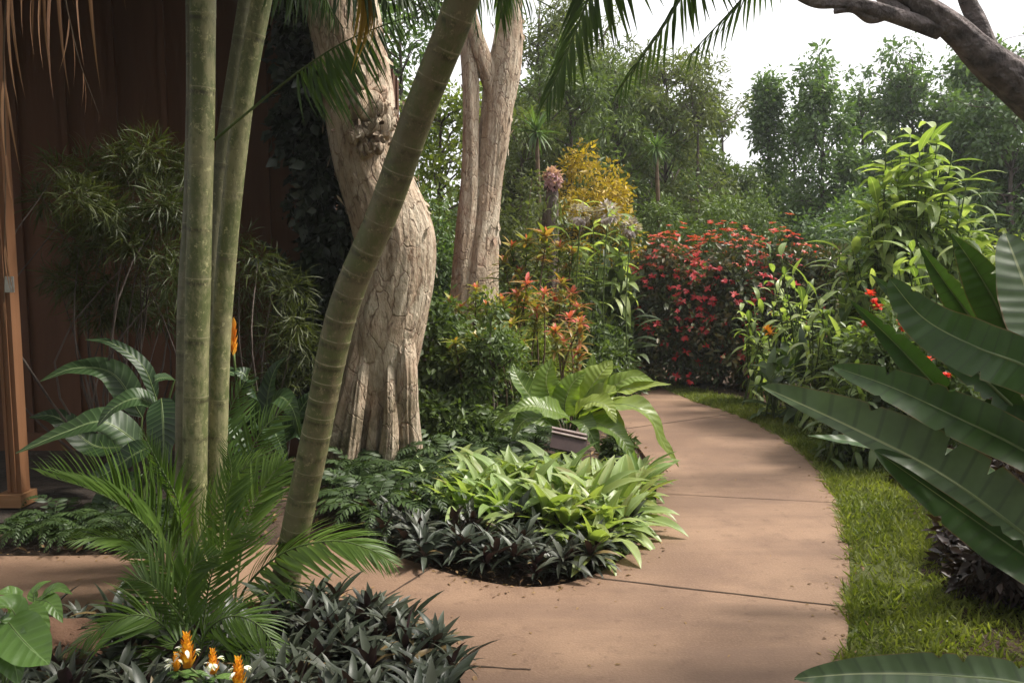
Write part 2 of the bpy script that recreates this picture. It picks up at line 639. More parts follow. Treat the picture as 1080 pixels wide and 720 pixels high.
M = {}
M["soil"] = simple_mat("soil", (0.035, 0.022, 0.015), (0.075, 0.048, 0.032), 6, 0.95, 0.9, 25, dist=0.03)
M["lawn_soil"] = simple_mat("lawn_soil", (0.05, 0.055, 0.015), (0.085, 0.10, 0.025), 5, 0.95, 0.8, 60, dist=0.02)
M["hut"] = simple_mat("hut_boards", (0.085, 0.037, 0.019), (0.135, 0.060, 0.032), 3, 0.75, 0.4, 30, sc=(1, 1, 0.12))
M["post"] = simple_mat("post_wood", (0.15, 0.07, 0.033), (0.23, 0.11, 0.055), 5, 0.6, 0.35, 30, sc=(1, 1, 0.08))
M["sill"] = simple_mat("sill_wood", (0.22, 0.11, 0.05), (0.34, 0.18, 0.09), 8, 0.6, 0.3, 30, sc=(0.1, 1, 1))
M["roof"] = simple_mat("roof_shingle", (0.04, 0.032, 0.028), (0.07, 0.055, 0.045), 8, 0.9, 0.5, 30)
M["metal"] = simple_mat("hinge_metal", (0.35, 0.33, 0.3), (0.5, 0.48, 0.45), 12, 0.4, 0.1, 50, metal=0.8)
M["stone"] = simple_mat("stone", (0.028, 0.022, 0.018), (0.06, 0.046, 0.036), 5, 0.9, 0.8, 18, dist=0.03)
M["rock"] = simple_mat("rock", (0.12, 0.065, 0.04), (0.2, 0.11, 0.07), 7, 0.9, 0.8, 25, dist=0.02)
M["bark"] = simple_mat("bark", (0.055, 0.042, 0.036), (0.135, 0.105, 0.09), 6, 0.9, 0.9, 22, sc=(1, 1, 0.4), dist=0.03)
M["branchbark"] = simple_mat("branch_bark", (0.055, 0.045, 0.044), (0.19, 0.155, 0.15), 9, 0.9, 1.0, 16, dist=0.05)
M["twig"] = simple_mat("twig", (0.08, 0.055, 0.035), (0.16, 0.11, 0.07), 8, 0.8, 0.4, 30)
M["greenstem"] = simple_mat("green_stem", (0.05, 0.08, 0.02), (0.10, 0.14, 0.04), 8, 0.5, 0.1, 30)
M["black"] = simple_mat("black_metal", (0.012, 0.012, 0.012), (0.025, 0.024, 0.022), 10, 0.45, 0.1, 50)
M["plaque"] = simple_mat("plaque", (0.05, 0.03, 0.028), (0.07, 0.042, 0.04), 10, 0.5, 0.1, 50)
M["plaque_edge"] = simple_mat("plaque_edge", (0.50, 0.38, 0.36), (0.6, 0.48, 0.45), 10, 0.5, 0.1, 50)
M["paperbark"] = paperbark_mat()
M["palm_lean"] = ring_mat("leaning_palm_stem", (0.12, 0.13, 0.05), (0.46, 0.40, 0.28), (0.045, 0.042, 0.02), (0.18, 0.15, 0.085))
M["palm_clump"] = ring_mat("cluster_palm_stem", (0.105, 0.12, 0.045), (0.30, 0.27, 0.17), (0.035, 0.028, 0.016), (0.25, 0.235, 0.125))
M["palm_dark"] = ring_mat("cluster_palm_old_stem", (0.12, 0.12, 0.065), (0.26, 0.24, 0.16), (0.05, 0.045, 0.03), (0.17, 0.16, 0.10))

M["grass"] = leaf_mat("grass_blade", [(0.09, 0.12, 0.022), (0.26, 0.285, 0.07)], 0.4, 0.6)
M["tree_dark"] = leaf_mat("tree_leaf_dark", [(0.046, 0.090, 0.030), (0.135, 0.21, 0.065)], 0.34, 0.42, spec=0.5)
M["tree_mid"] = leaf_mat("tree_leaf_mid", [(0.06, 0.095, 0.03), (0.15, 0.20, 0.065)], 0.3, 0.5)
M["tree_olive"] = leaf_mat("tree_leaf_olive", [(0.07, 0.09, 0.033), (0.17, 0.20, 0.075)], 0.35, 0.5)
M["tree_yellow"] = leaf_mat("tree_leaf_yellowgreen", [(0.09, 0.13, 0.025), (0.25, 0.30, 0.06)], 0.4, 0.5)
M["bush_fine"] = leaf_mat("bush_leaf_fine", [(0.06, 0.095, 0.025), (0.14, 0.20, 0.05)], 0.3, 0.5)
M["gold"] = leaf_mat("golden_leaf", [(0.30, 0.22, 0.03), (0.55, 0.38, 0.04)], 0.35, 0.5)
M["wispy"] = leaf_mat("wispy_leaf", [(0.028, 0.042, 0.012), (0.09, 0.105, 0.03)], 0.3, 0.5)
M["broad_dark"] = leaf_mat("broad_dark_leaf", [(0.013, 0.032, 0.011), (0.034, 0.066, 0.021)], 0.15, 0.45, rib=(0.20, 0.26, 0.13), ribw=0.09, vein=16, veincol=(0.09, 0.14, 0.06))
M["fern"] = leaf_mat("fern_leaf", [(0.022, 0.042, 0.014), (0.065, 0.105, 0.03)], 0.25, 0.5)
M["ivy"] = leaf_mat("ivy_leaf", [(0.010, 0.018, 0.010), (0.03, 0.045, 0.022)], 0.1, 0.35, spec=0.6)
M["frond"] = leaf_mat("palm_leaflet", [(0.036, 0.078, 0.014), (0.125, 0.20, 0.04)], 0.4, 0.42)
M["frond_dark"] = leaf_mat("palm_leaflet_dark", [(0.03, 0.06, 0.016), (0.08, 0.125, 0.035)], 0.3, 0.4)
M["frond_dry"] = leaf_mat("palm_leaflet_dry", [(0.20, 0.095, 0.05), (0.42, 0.23, 0.13)], 0.25, 0.7)
M["frond_yellow"] = leaf_mat("palm_leaflet_yellow", [(0.35, 0.22, 0.04), (0.55, 0.38, 0.09)], 0.35, 0.6)
M["strap"] = leaf_mat("pale_strap_leaf", [(0.085, 0.15, 0.04), (0.19, 0.28, 0.085), (0.36, 0.43, 0.19)], 0.35, 0.38, orand=(0.26, 0.27, 0.07), rib=(0.34, 0.44, 0.2), ribw=0.10)
M["rhoeo"] = leaf_mat("dark_rosette_leaf", [(0.016, 0.024, 0.014), (0.040, 0.052, 0.034), (0.085, 0.10, 0.07)], 0.08, 0.42, under=(0.05, 0.026, 0.032), spec=0.4, orand=(0.06, 0.062, 0.042))
M["cordy"] = leaf_mat("maroon_leaf", [(0.05, 0.012, 0.02), (0.16, 0.03, 0.05)], 0.2, 0.35)
M["canna"] = leaf_mat("big_light_leaf", [(0.06, 0.11, 0.022), (0.17, 0.25, 0.05), (0.30, 0.36, 0.08)], 0.35, 0.36, rib=(0.36, 0.42, 0.18), ribw=0.06, vein=15, veincol=(0.22, 0.29, 0.08), bump=0.35)
M["bop"] = leaf_mat("paddle_leaf", [(0.020, 0.054, 0.012), (0.070, 0.125, 0.030)], 0.2, 0.36, rib=(0.22, 0.26, 0.11), ribw=0.03, vein=15, veincol=(0.032, 0.055, 0.018), spec=0.3, var=0.55, bump=0.2, veinang=0.3, rim=(0.15, 0.10, 0.04), spots=(0.09, 0.085, 0.025))
M["bop_pale"] = leaf_mat("ribbed_paddle_leaf", [(0.045, 0.08, 0.03), (0.085, 0.13, 0.055)], 0.15, 0.42, rib=(0.30, 0.33, 0.17), ribw=0.07, vein=15, veincol=(0.045, 0.066, 0.032), spec=0.4, var=0.5, bump=0.35, veinang=0.3, rim=(0.15, 0.10, 0.04))  # paler copy; grey sheen of some leaves is put into the colour
M["croton_y"] = leaf_mat("croton_yellow_leaf", [(0.06, 0.11, 0.02), (0.16, 0.20, 0.04), (0.34, 0.30, 0.06), (0.46, 0.24, 0.08)], 0.3, 0.4)
M["croton_r"] = leaf_mat("croton_red_leaf", [(0.12, 0.16, 0.04), (0.26, 0.24, 0.06), (0.48, 0.16, 0.10), (0.55, 0.11, 0.11)], 0.3, 0.4)
M["croton_top"] = leaf_mat("croton_bract", [(0.46, 0.08, 0.07), (0.58, 0.18, 0.14)], 0.3, 0.4)
M["ginger"] = leaf_mat("ginger_leaf", [(0.09, 0.14, 0.035), (0.24, 0.32, 0.10), (0.44, 0.50, 0.22)], 0.4, 0.4, rib=(0.34, 0.4, 0.18), ribw=0.1)
M["reed"] = leaf_mat("reed_leaf", [(0.04, 0.06, 0.03), (0.10, 0.13, 0.06)], 0.25, 0.45)
M["shrubdk"] = leaf_mat("shrub_leaf_dark", [(0.04, 0.07, 0.02), (0.16, 0.22, 0.075)], 0.34, 0.45)
M["hedge"] = leaf_mat("poinsettia_leaf", [(0.028, 0.042, 0.016), (0.07, 0.09, 0.035), (0.15, 0.10, 0.045)], 0.2, 0.42)
M["redbract"] = leaf_mat("red_bract", [(0.36, 0.018, 0.028), (0.50, 0.036, 0.042), (0.50, 0.13, 0.07)], 0.3, 0.45)
M["redflower"] = leaf_mat("red_petal", [(0.58, 0.02, 0.03), (0.7, 0.08, 0.05)], 0.3, 0.45)
M["maroonbush"] = leaf_mat("maroon_bush_leaf", [(0.016, 0.013, 0.010), (0.055, 0.030, 0.022)], 0.12, 0.4)
M["orange"] = leaf_mat("orange_bract", [(0.62, 0.20, 0.025), (0.75, 0.36, 0.04)], 0.3, 0.45)
M["candle"] = leaf_mat("yellow_bract", [(0.70, 0.28, 0.02), (0.82, 0.46, 0.04)], 0.3, 0.4)
M["petal"] = leaf_mat("white_petal", [(0.72, 0.72, 0.66), (0.8, 0.8, 0.74)], 0.3, 0.5)
M["pink"] = leaf_mat("mauve_petal", [(0.42, 0.25, 0.30), (0.55, 0.36, 0.40)], 0.3, 0.5)
M["purple"] = leaf_mat("purple_leaf", [(0.14, 0.03, 0.13), (0.30, 0.10, 0.26)], 0.3, 0.4)
M["greyflower"] = leaf_mat("grey_mauve_petal", [(0.34, 0.29, 0.31), (0.48, 0.42, 0.42)], 0.2, 0.5)
M["dryleaf"] = leaf_mat("dry_leaf", [(0.11, 0.06, 0.03), (0.30, 0.19, 0.09)], 0.2, 0.7)
M["broadgreen"] = leaf_mat("broad_green_leaf", [(0.06, 0.12, 0.03), (0.13, 0.22, 0.055)], 0.3, 0.4, rib=(0.2, 0.3, 0.12), ribw=0.06, vein=8, veincol=(0.12, 0.2, 0.07))


def path_mat():
    t = NT("tinted_concrete")
    tc = t.n("ShaderNodeTexCoord").outputs["Object"]
    n1 = t.noise(0.9, 4, tc)
    n2 = t.noise(3.2, 5, tc, rough=0.65)
    n3 = t.noise(90, 2, tc)
    col = t.mix(t.step(n1, 0.32, 0.68), (0.152, 0.090, 0.057), (0.268, 0.168, 0.107))
    col = t.mix(t.math("MULTIPLY", t.step(n2, 0.47, 0.70), 0.6), col, (0.14, 0.083, 0.055))
    col = t.mix(t.math("MULTIPLY", t.step(n3, 0.4, 0.75), 0.22), col, (0.40, 0.27, 0.19))
    n5 = t.noise(1.1, 5, tc, sc=(0.45, 2.4, 1), rough=0.6)  # stain streaks across the walk, doubling as painted bands of shadow
    col = t.mix(t.math("MULTIPLY", t.step(n5, 0.44, 0.68), 0.6), col, (0.135, 0.082, 0.056))
    n6 = t.noise(230, 2, tc)
    col = t.mix(t.math("MULTIPLY", t.step(n6, 0.58, 0.70), 0.35), col, (0.09, 0.06, 0.045))
    n4 = t.noise(14, 4, tc, rough=0.7)
    col = t.mix(t.math("MULTIPLY", t.step(n4, 0.57, 0.68), 0.5), col, (0.12, 0.07, 0.045))
    h = t.math("ADD", n3, t.math("MULTIPLY", n2, 2.0))
    return t.done(t.principled(col, 0.72, 0.35, t.bump(h, 0.5, 0.004)))


M["path"] = path_mat()
M["joint"] = simple_mat("path_joint", (0.035, 0.022, 0.016), (0.07, 0.045, 0.03), 20, 0.9, 0.5, 40)

# ------------------------------------------------------------------ sky and sun
SUN_DIR = norm([0.72, 0.10, 1.02])
SUN_EL = math.asin(SUN_DIR[2])
SUN_AZ = math.atan2(SUN_DIR[0], SUN_DIR[1])
w = bpy.data.worlds.new("World")
scene.world = w
w.use_nodes = True
nt = w.node_tree
bg = nt.nodes["Background"]
sky = nt.nodes.new("ShaderNodeTexSky")
sky.sky_type = "NISHITA"
sky.sun_disc = False
sky.sun_elevation = SUN_EL
sky.sun_rotation = SUN_AZ
sky.dust_density = 6.0
sky.air_density = 1.0
hs = nt.nodes.new("ShaderNodeHueSaturation")
hs.inputs["Saturation"].default_value = 0.4
hs.inputs["Value"].default_value = 1.0
nt.links.new(sky.outputs[0], hs.inputs["Color"])
# thin bright cloud veil over the whole sky
tcw = nt.nodes.new("ShaderNodeTexCoord")
nzw = nt.nodes.new("ShaderNodeTexNoise")
nzw.inputs["Scale"].default_value = 2.2
nzw.inputs["Detail"].default_value = 5
nt.links.new(tcw.outputs["Generated"], nzw.inputs["Vector"])
mrw = nt.nodes.new("ShaderNodeMapRange")
mrw.inputs[1].default_value = 0.3
mrw.inputs[2].default_value = 0.7
mrw.inputs[3].default_value = 0.45
mrw.inputs[4].default_value = 0.8
nt.links.new(nzw.outputs["Fac"], mrw.inputs[0])
mxw = nt.nodes.new("ShaderNodeMix")
mxw.data_type = "RGBA"
nt.links.new(mrw.outputs[0], mxw.inputs[0])
nt.links.new(hs.outputs[0], mxw.inputs[6])
mxw.inputs[7].default_value = (9.0, 8.9, 9.0, 1)
nt.links.new(mxw.outputs[2], bg.inputs["Color"])
bg.inputs["Strength"].default_value = 0.12

sd = bpy.data.lights.new("sun", "SUN")
sd.energy = 3.3
sd.angle = R(9)
sd.color = (1.0, 0.945, 0.85)
so = bpy.data.objects.new("sun", sd)
so.rotation_euler = Vector(-SUN_DIR).to_track_quat("-Z", "Y").to_euler()
so.location = (6, 2, 12)
COL.objects.link(so)
scene.view_settings.view_transform = "Standard"
scene.view_settings.look = "None"
scene.view_settings.gamma = 1.0
scene.view_settings.exposure = 0.93
scene.view_settings.use_curve_mapping = False
scene.render.engine = "CYCLES"
try:
    scene.cycles.use_denoising = True
    scene.cycles.max_bounces = 7
    scene.cycles.transparent_max_bounces = 4
    scene.cycles.caustics_reflective = False
    scene.cycles.caustics_refractive = False
except Exception:
    pass
M["bopstem"] = simple_mat("paddle_stalk", (0.10, 0.14, 0.05), (0.16, 0.20, 0.08), 8, 0.4, 0.1, 30)
# ------------------------------------------------------------------ ground, path, lawn
# the walk's edges, read off the photograph as ground points
RIGHT = [(880, 960), (884, 800), (888, 720), (895, 655), (896, 600), (892, 560), (880, 522), (862, 492), (835, 468), (800, 447), (765, 433), (735, 424), (700, 410), (662, 397), (610, 390), (540, 386)]
LEFT = [(520, 412), (590, 420), (640, 440), (668, 465), (688, 495), (692, 530), (680, 562), (652, 592), (600, 614), (545, 618), (480, 606), (430, 590), (370, 576), (290, 574), (130, 584), (0, 586), (-400, 588), (-900, 590)]
FRONT = [(-1100, 652), (-500, 652), (0, 645), (130, 638), (300, 634), (380, 634), (440, 660), (478, 700), (492, 760), (500, 960)]
edge_r = spline([G(*p) for p in RIGHT], 120)
edge_l = spline([G(*p) for p in LEFT], 140)
edge_f = spline([G(*p) for p in FRONT], 80)
outline = np.vstack([edge_r, edge_l, edge_f])[:, :2]


def flat_sheet(name, poly, z0, z1, mat, kind="structure", parent=None):
    bm = bmesh.new()
    vs = [bm.verts.new((x, y, z1)) for x, y in poly]
    f = bm.faces.new(vs)
    if f.normal.z < 0:
        f.normal_flip()
    if z0 < z1 - 1e-6:
        r = bmesh.ops.extrude_face_region(bm, geom=[f])
        for e in r["geom"]:
            if isinstance(e, bmesh.types.BMVert):
                e.co.z = z0
    bmesh.ops.triangulate(bm, faces=[f for f in bm.faces if len(f.verts) > 4])
    bmesh.ops.recalc_face_normals(bm, faces=bm.faces)
    me = bpy.data.meshes.new(name)
    bm.to_mesh(me)
    bm.free()
    me.materials.append(mat)
    o = bpy.data.objects.new(name, me)
    COL.objects.link(o)
    if parent:
        o.parent = parent
    if kind:
        o["kind"] = kind
    return o


def inside(pts, poly):
    pts = np.asarray(pts)
    x, y = pts[:, 0], pts[:, 1]
    c = np.zeros(len(pts), bool)
    px, py = poly[:, 0], poly[:, 1]
    j = len(poly) - 1
    for i in range(len(poly)):
        m = ((py[i] > y) != (py[j] > y)) & (x < (px[j] - px[i]) * (y - py[i]) / (py[j] - py[i] + 1e-12) + px[i])
        c ^= m
        j = i
    return c


def edge_dist(pts, line):
    pts = np.asarray(pts)[:, :2]
    return np.sqrt(((pts[:, None] - line[None, :, :2]) ** 2).sum(-1)).min(1)


# ground: one sheet to the horizon, slightly lumpy where the beds are
g = MB()
xs = np.concatenate([[-60, -40, -25], np.linspace(-14, 16, 121), [25, 40, 60]])
ys = np.concatenate([[-40, -10], np.linspace(0.5, 26, 103), [36, 48, 60]])
X, Y = np.meshgrid(xs, ys)
V = np.stack([X.ravel(), Y.ravel(), np.zeros(X.size)], 1)
bed = ~inside(V, outline)
dist = np.minimum(np.minimum(edge_dist(V, edge_r), edge_dist(V, edge_l)), edge_dist(V, edge_f))
V[:, 2] = -0.035 + np.where(bed, np.clip(dist - 0.1, 0, 0.4) * 0.10 * (V[:, 0] < 3) + 0.012 * fbm(V * 2.2), 0) * (dist < 8)
idx = np.arange(X.size).reshape(X.shape)
g.add(V, quads=np.stack([idx[:-1, :-1], idx[:-1, 1:], idx[1:, 1:], idx[1:, :-1]], -1).reshape(-1, 4))
tag(g.build("ground", M["soil"]), kind="structure")

path = flat_sheet("path", outline, -0.06, 0.0, M["path"])

# sawn joints across the walk
def joint(a, b, w=0.014):
    a, b = G(*a), G(*b)
    d = norm(b - a)
    n = np.array([-d[1], d[0], 0]) * w / 2
    k = 14
    t = np.linspace(0, 1, k)[:, None]
    c = a * (1 - t) + b * t + np.array([-d[1], d[0], 0]) * (0.006 * vnoise(np.stack([t[:, 0] * 9 + a[0] * 5, t[:, 0] * 0, t[:, 0] * 0], 1)))[:, None]
    ww = (1 + 0.5 * vnoise(np.stack([t[:, 0] * 14, t[:, 0] * 0 + 3.3 + a[0], t[:, 0] * 0], 1)))[:, None]
    poly = np.vstack([c + n * ww, (c - n * ww)[::-1]])
    o = flat_sheet("path_joint", poly[:, :2], 0.003, 0.003, M["joint"], parent=path)
    return o


joint((600, 606), (895, 640), 0.011)
joint((452, 600), (396, 636), 0.012)
joint((478, 701), (560, 706), 0.008)
joint((686, 520), (884, 530), 0.006)
joint((660, 452), (775, 436), 0.012)

# lawn on the outer side of the bend
lawn_px = [(884, 960), (884, 800), (888, 720), (895, 655), (896, 600), (892, 560), (880, 522), (862, 492), (835, 468), (800, 447), (765, 433), (735, 424), (700, 410), (662, 397)]
lawn_in = spline([G(*p) for p in lawn_px], 80)[:, :2]
lawn_out = spline([G(*p) for p in [(640, 390), (690, 398), (740, 412), (800, 425), (850, 440), (930, 470), (1000, 520), (1060, 600), (1100, 720), (1120, 960)]], 60)[:, :2]
lawn_poly = np.vstack([lawn_in, lawn_out])
flat_sheet("lawn", lawn_poly, -0.03, -0.004, M["lawn_soil"])
gb = MB()
N = 230000
lo, hi = lawn_poly.min(0) - 0.05, lawn_poly.max(0) + 0.05
pts = np.stack([rng.uniform(lo[0], hi[0], N), rng.uniform(max(lo[1], 2.2), hi[1], N), np.full(N, -0.006)], 1)
pts = pts[inside(pts, lawn_poly)]
dn = fbm(np.stack([pts[:, 0] * 2.2, pts[:, 1] * 2.2, pts[:, 0] * 0 + 4.4], 1))
pts = pts[rng.random(len(pts)) < 0.62 + 0.45 * dn]
far = np.linalg.norm(pts[:, :2], axis=1)
k = len(pts)
d = norm(rng.normal(size=(k, 3)) * [0.7, 0.7, 0.2] + [0, 0, 0.75])
tg = np.clip(0.45 + 0.5 * fbm(np.stack([pts[:, 0] * 1.6, pts[:, 1] * 1.6, pts[:, 0] * 0], 1)) + 0.25 * rng.normal(size=k), 0, 1)
BLADE = dict(V=np.array([[0, .07, 0], [0, -.07, 0], [.6, -.045, .0], [.6, .045, .0], [1, 0, -.12]], float), q=np.array([(0, 1, 2, 3)]), t=np.array([(3, 2, 4)]), lf=np.zeros((5, 3)))
scatter(gb, BLADE, pts, d, rng.normal(size=(k, 3)), 0.045 * (1 + 0.35 * rng.normal(size=k)).clip(0.4, 2), tg, wscale=1.0 + far * 0.08)
# ragged tufts hanging over the edge of the walk
el = edge_r[(edge_r[:, 1] < 10) & (edge_r[:, 1] > 2)]
ii = rng.integers(0, len(el), 5200)
pe = el[ii] + np.stack([rng.normal(size=5200) * 0.02 + 0.012, rng.normal(size=5200) * 0.03, np.full(5200, -0.004)], 1)
pe = pe[fbm(pe * 3) > -0.25]
k = len(pe)
scatter(gb, BLADE, pe, norm(rng.normal(size=(k, 3)) * [.8, .8, .2] + [-0.1, 0, 0.6]), rng.normal(size=(k, 3)), 0.05 * (1 + .4 * rng.normal(size=k)).clip(.4, 2), rng.random(k) * 0.8)
tag(gb.build("grass", M["grass"]), "short green lawn growing along the outer edge of the curving walk", "grass", kind="stuff")

# leaf litter on the soil of the beds
lb = MB()
N = 6500
pts = np.stack([rng.uniform(-4, 6, N), rng.uniform(2.4, 12, N), np.full(N, 0.012)], 1)
pts = pts[(~inside(pts, outline)) & (~inside(pts, lawn_poly))]
pts[:, 2] += rng.random(len(pts)) * 0.03
k2 = 1500
sel = np.vstack([edge_l, edge_f, edge_r])
sel = sel[(sel[:, 1] > 2.2) & (sel[:, 1] < 11) & (np.abs(sel[:, 0]) < 4)]
pe = sel[rng.integers(0, len(sel), k2)] + np.stack([rng.normal(size=k2) * .07, rng.normal(size=k2) * .07, np.full(k2, .006)], 1)
k = len(pe)
scatter(lb, leaf_tpl("lance", .4, 3, 2, .5, .2), pe, norm(rng.normal(size=(k, 3)) * [1, 1, .12]), norm(rng.normal(size=(k, 3)) * .3 + [0, 0, 1]), 0.008 + 0.03 * rng.random(k) ** 2)
k = len(pts)
scatter(lb, leaf_tpl("lance", .35, 3, 2, .5, .2), pts, norm(rng.normal(size=(k, 3)) * [1, 1, .25]), norm(rng.normal(size=(k, 3)) * .4 + [0, 0, 1]), 0.03 + 0.05 * rng.random(k))
tag(lb.build("leaf_litter", M["dryleaf"]), "brown fallen leaves lying on the dark soil of the beds", "leaf litter", kind="stuff")

# single bits dropped on the walk and the lawn
lt = leaf_tpl("lance", .38, 4, 2, .6, .3)
lm = MB(); scatter(lm, lt, [[0, 0, .008]], [[1, 0, .1]], [[0, 0, 1]], 1.0, [.7])
leaf_mesh = lm.mesh("fallen_leaf", M["dryleaf"])
pm = MB(); scatter(pm, lt, [[0, 0, .008]], [[1, 0, .1]], [[0, 0, 1]], 1.0, [.7], wscale=1.6)
petal_mesh = pm.mesh("fallen_petal", M["petal"])
for i, (px, py, s) in enumerate([(500, 712, .05), (866, 690, .035), (722, 655, .03), (560, 668, .03), (838, 618, .03), (655, 700, .035), (775, 505, .035), (742, 478, .03), (700, 640, .025), (880, 645, .035), (872, 705, .04), (610, 640, .03), (395, 618, .035), (460, 628, .03), (80, 612, .04), (648, 634, .02), (585, 640, .022), (770, 690, .025), (812, 585, .02), (735, 560, .022), (690, 680, .02), (846, 560, .018), (620, 700, .022), (540, 690, .03), (790, 655, .02), (718, 520, .02), (800, 520, .018)]):
    o = bpy.data.objects.new("fallen_leaf", leaf_mesh); COL.objects.link(o)
    o.location = G(px, py, .002); o.rotation_euler = (0, 0, rng.random() * 6.3); o.scale = (s,) * 3
    tag(o, "small brown dry leaf fallen on the bare pinkish concrete walk", "leaf", "dry leaves fallen on the walk")
for i, (px, py, s) in enumerate([(988, 593, .022), (972, 664, .024), (923, 560, .02), (1000, 655, .02)]):
    o = bpy.data.objects.new("fallen_petal", petal_mesh); COL.objects.link(o)
    o.location = G(px, py, .03); o.rotation_euler = (rng.normal() * .3, rng.normal() * .3, rng.random() * 6.3); o.scale = (s,) * 3
    tag(o, "tiny pale petal lying in the lawn grass beside the walk", "petal", "pale petals fallen on the lawn")

# ------------------------------------------------------------------ brown board hut
WY = 6.6
hut = thing("garden_hut", "dark brown board and batten hut in deep shade behind the palms", "building", (-4.0, WY, 0))
b = MB()
WX0, WX1, WH = -9.0, -1.62, 4.25
box(b, ((WX0 + WX1) / 2, WY + .06, WH / 2 - .03), (WX1 - WX0, .12, WH), tint=.4)
box(b, (WX1 - .06, WY + 2.6, WH / 2 - .03), (.12, 4.96, WH), tint=.4)
for x in np.arange(WX0 + .1, WX1, .406):
    box(b, (x, WY - .012, WH / 2), (.045, .03, WH - .06), tint=.6)
for yy in np.arange(WY + .3, WY + 5, .406):
    box(b, (WX1 + .012, yy, WH / 2), (.03, .045, WH - .06), tint=.6)
b.build("wall", M["hut"], hut, smooth=False)
b = MB()
box(b, ((WX0 + WX1) / 2, WY - .03, .12), (WX1 - WX0 - .02, .05, .18))
b.build("skirting_board", M["hut"], hut, smooth=False)
b = MB()
rx0, rx1 = WX0 - .4, WX1 + .35
z0, z1 = 4.15, 5.6
quad = np.array([[rx0, 4.45, z0], [rx1, 4.45, z0], [rx1, 9.4, z1], [rx0, 9.4, z1]])
V = np.vstack([quad, quad + [0, 0, .14]])
b.add(V, quads=[(0, 3, 2, 1), (4, 5, 6, 7), (0, 1, 5, 4), (1, 2, 6, 5), (2, 3, 7, 6), (3, 0, 4, 7)])
b.build("roof", M["roof"], hut, smooth=False)
# porch post that carries the eave, with its foot and hinge plate
pp = P(7, 300, 5.0)
b = MB()
px_ = pp[0]
box(b, (px_, 5.0, 2.16), (.09, .09, 4.0))
for dx in (-.022, .014):
    box(b, (px_ + dx, 4.951, 2.16), (.006, .012, 3.98), tint=.2)
post = b.build("post", M["post"], hut, smooth=False)
b = MB()
box(b, (px_ - .02, 5.0, .115), (.17, .17, .08))
b.build("post_foot", M["sill"], post, smooth=False)
b = MB()
hz = P(8, 300, 4.93)
box(b, (hz[0], 4.948, hz[2]), (.055, .012, .10))
box(b, (hz[0] + .012, 4.938, hz[2] + .02), (.018, .012, .02))
box(b, (hz[0] + .012, 4.938, hz[2] - .02), (.018, .012, .02))
b.build("hinge", M["metal"], post, smooth=False)
b = MB()
box(b, (-4.2, 5.62, .0), (3.6, 1.9, .12))
b.build("porch_slab", M["stone"], hut, smooth=False)


def stone(name, label, c, s, group=None, mat="stone"):
    bm = bmesh.new()
    bmesh.ops.create_icosphere(bm, subdivisions=4, radius=1)
    P0 = np.array([v.co[:] for v in bm.verts])
    sd = rng.random() * 50
    r = 1 + .22 * fbm(P0 * 1.2 + sd, 2) + .06 * fbm(P0 * 5 + sd, 3)
    P0 = np.sign(P0) * np.abs(P0) ** .8 * r[:, None] * np.asarray(s) / 2
    for v, p in zip(bm.verts, P0):
        v.co = p
    me = bpy.data.meshes.new(name); bm.to_mesh(me); bm.free()
    me.polygons.foreach_set("use_smooth", np.ones(len(me.polygons), bool))
    me.materials.append(M[mat])
    o = bpy.data.objects.new(name, me); COL.objects.link(o)
    o.location = c; o.rotation_euler = (0, 0, rng.random() * .6 - .3)
    return tag(o, label, "stone", group)


c = G(62, 704)
stone("rock", "reddish brown rounded rock low in the bed beside the broad green leaves", (c[0], c[1], .06), (.42, .3, .25), mat="rock")
# ------------------------------------------------------------------ palms
def ring_stem(mb, ctrl, r0, r1, spacing, n=260, seg=22, bulge=.05, mi=0, seed=0, flare=0.0):
    pts = spline(ctrl, n)
    al = np.concatenate([[0], np.cumsum(np.linalg.norm(np.diff(pts, axis=0), axis=1))])
    L = al[-1]
    rg = np.random.default_rng(seed)
    pos, z = [], 0.04
    while z < L:
        pos.append(z); z += spacing * (1 + .16 * rg.normal()) * (0.75 + .5 * z / L)
    pos = np.array(pos)
    dz = al[:, None] - pos[None]
    ring = np.exp(-(dz / .0075) ** 2).max(1)
    dark = (np.exp(-((dz + .022) / .012) ** 2)).max(1)
    tint = .5 + .5 * ring - .42 * dark * (1 - ring)
    rad = r0 + (r1 - r0) * al / L + flare * np.exp(-al / .12)
    rad = rad * (1 + bulge * ring + .012 * np.sin(al * 9))
    ph = rg.random() * 6
    tube(mb, pts, rad, seg=seg, tints=tint, mi=mi, disp=lambda A, Lz: 1 + .02 * np.sin(2 * A + ph) + .012 * np.sin(5 * A + Lz * 4))
    return pts


def add_frond(parent, ctrl, mats=("frond", "greenstem"), label=None, name="frond", **kw):
    lm_, sm_ = MB(), MB()
    frond(lm_, sm_, ctrl, **kw)
    o = lm_.build(name, M[mats[0]], parent, label=label)
    sm_.build("stalk", M[mats[1]], o)
    return o


# leaning palm in front of the paperbark
base = G(292, 652)
lp = thing("leaning_palm", "thick green leaning palm stem with pale rings crossing in front of the peeling trunk", "palm", (base[0], base[1], 0))
m = MB()
lean = [base + [0.0, 0, -.1], P(298, 630, 3.62), P(313, 555, 3.58), P(331, 470, 3.5), P(353, 360, 3.40), P(371, 300, 3.34), P(405, 222, 3.25), P(442, 118, 3.12), P(482, 15, 2.98), P(514, -90, 2.88), P(540, -190, 2.8)]
ring_stem(m, lean, .066, .058, .105, n=460, seed=3, flare=.02, bulge=.025)
m.build("trunk", M["palm_lean"], lp)
top = P(540, -190, 2.8)
m = MB()
tube(m, spline([top - [0.05, 0, .1], top + [.08, -.02, .3], top + [.14, -.04, .7]], 16), np.linspace(.066, .045, 16), seg=16)
m.build("crownshaft", M["greenstem"], lp)
ct = top + np.array([.13, -.04, .6])
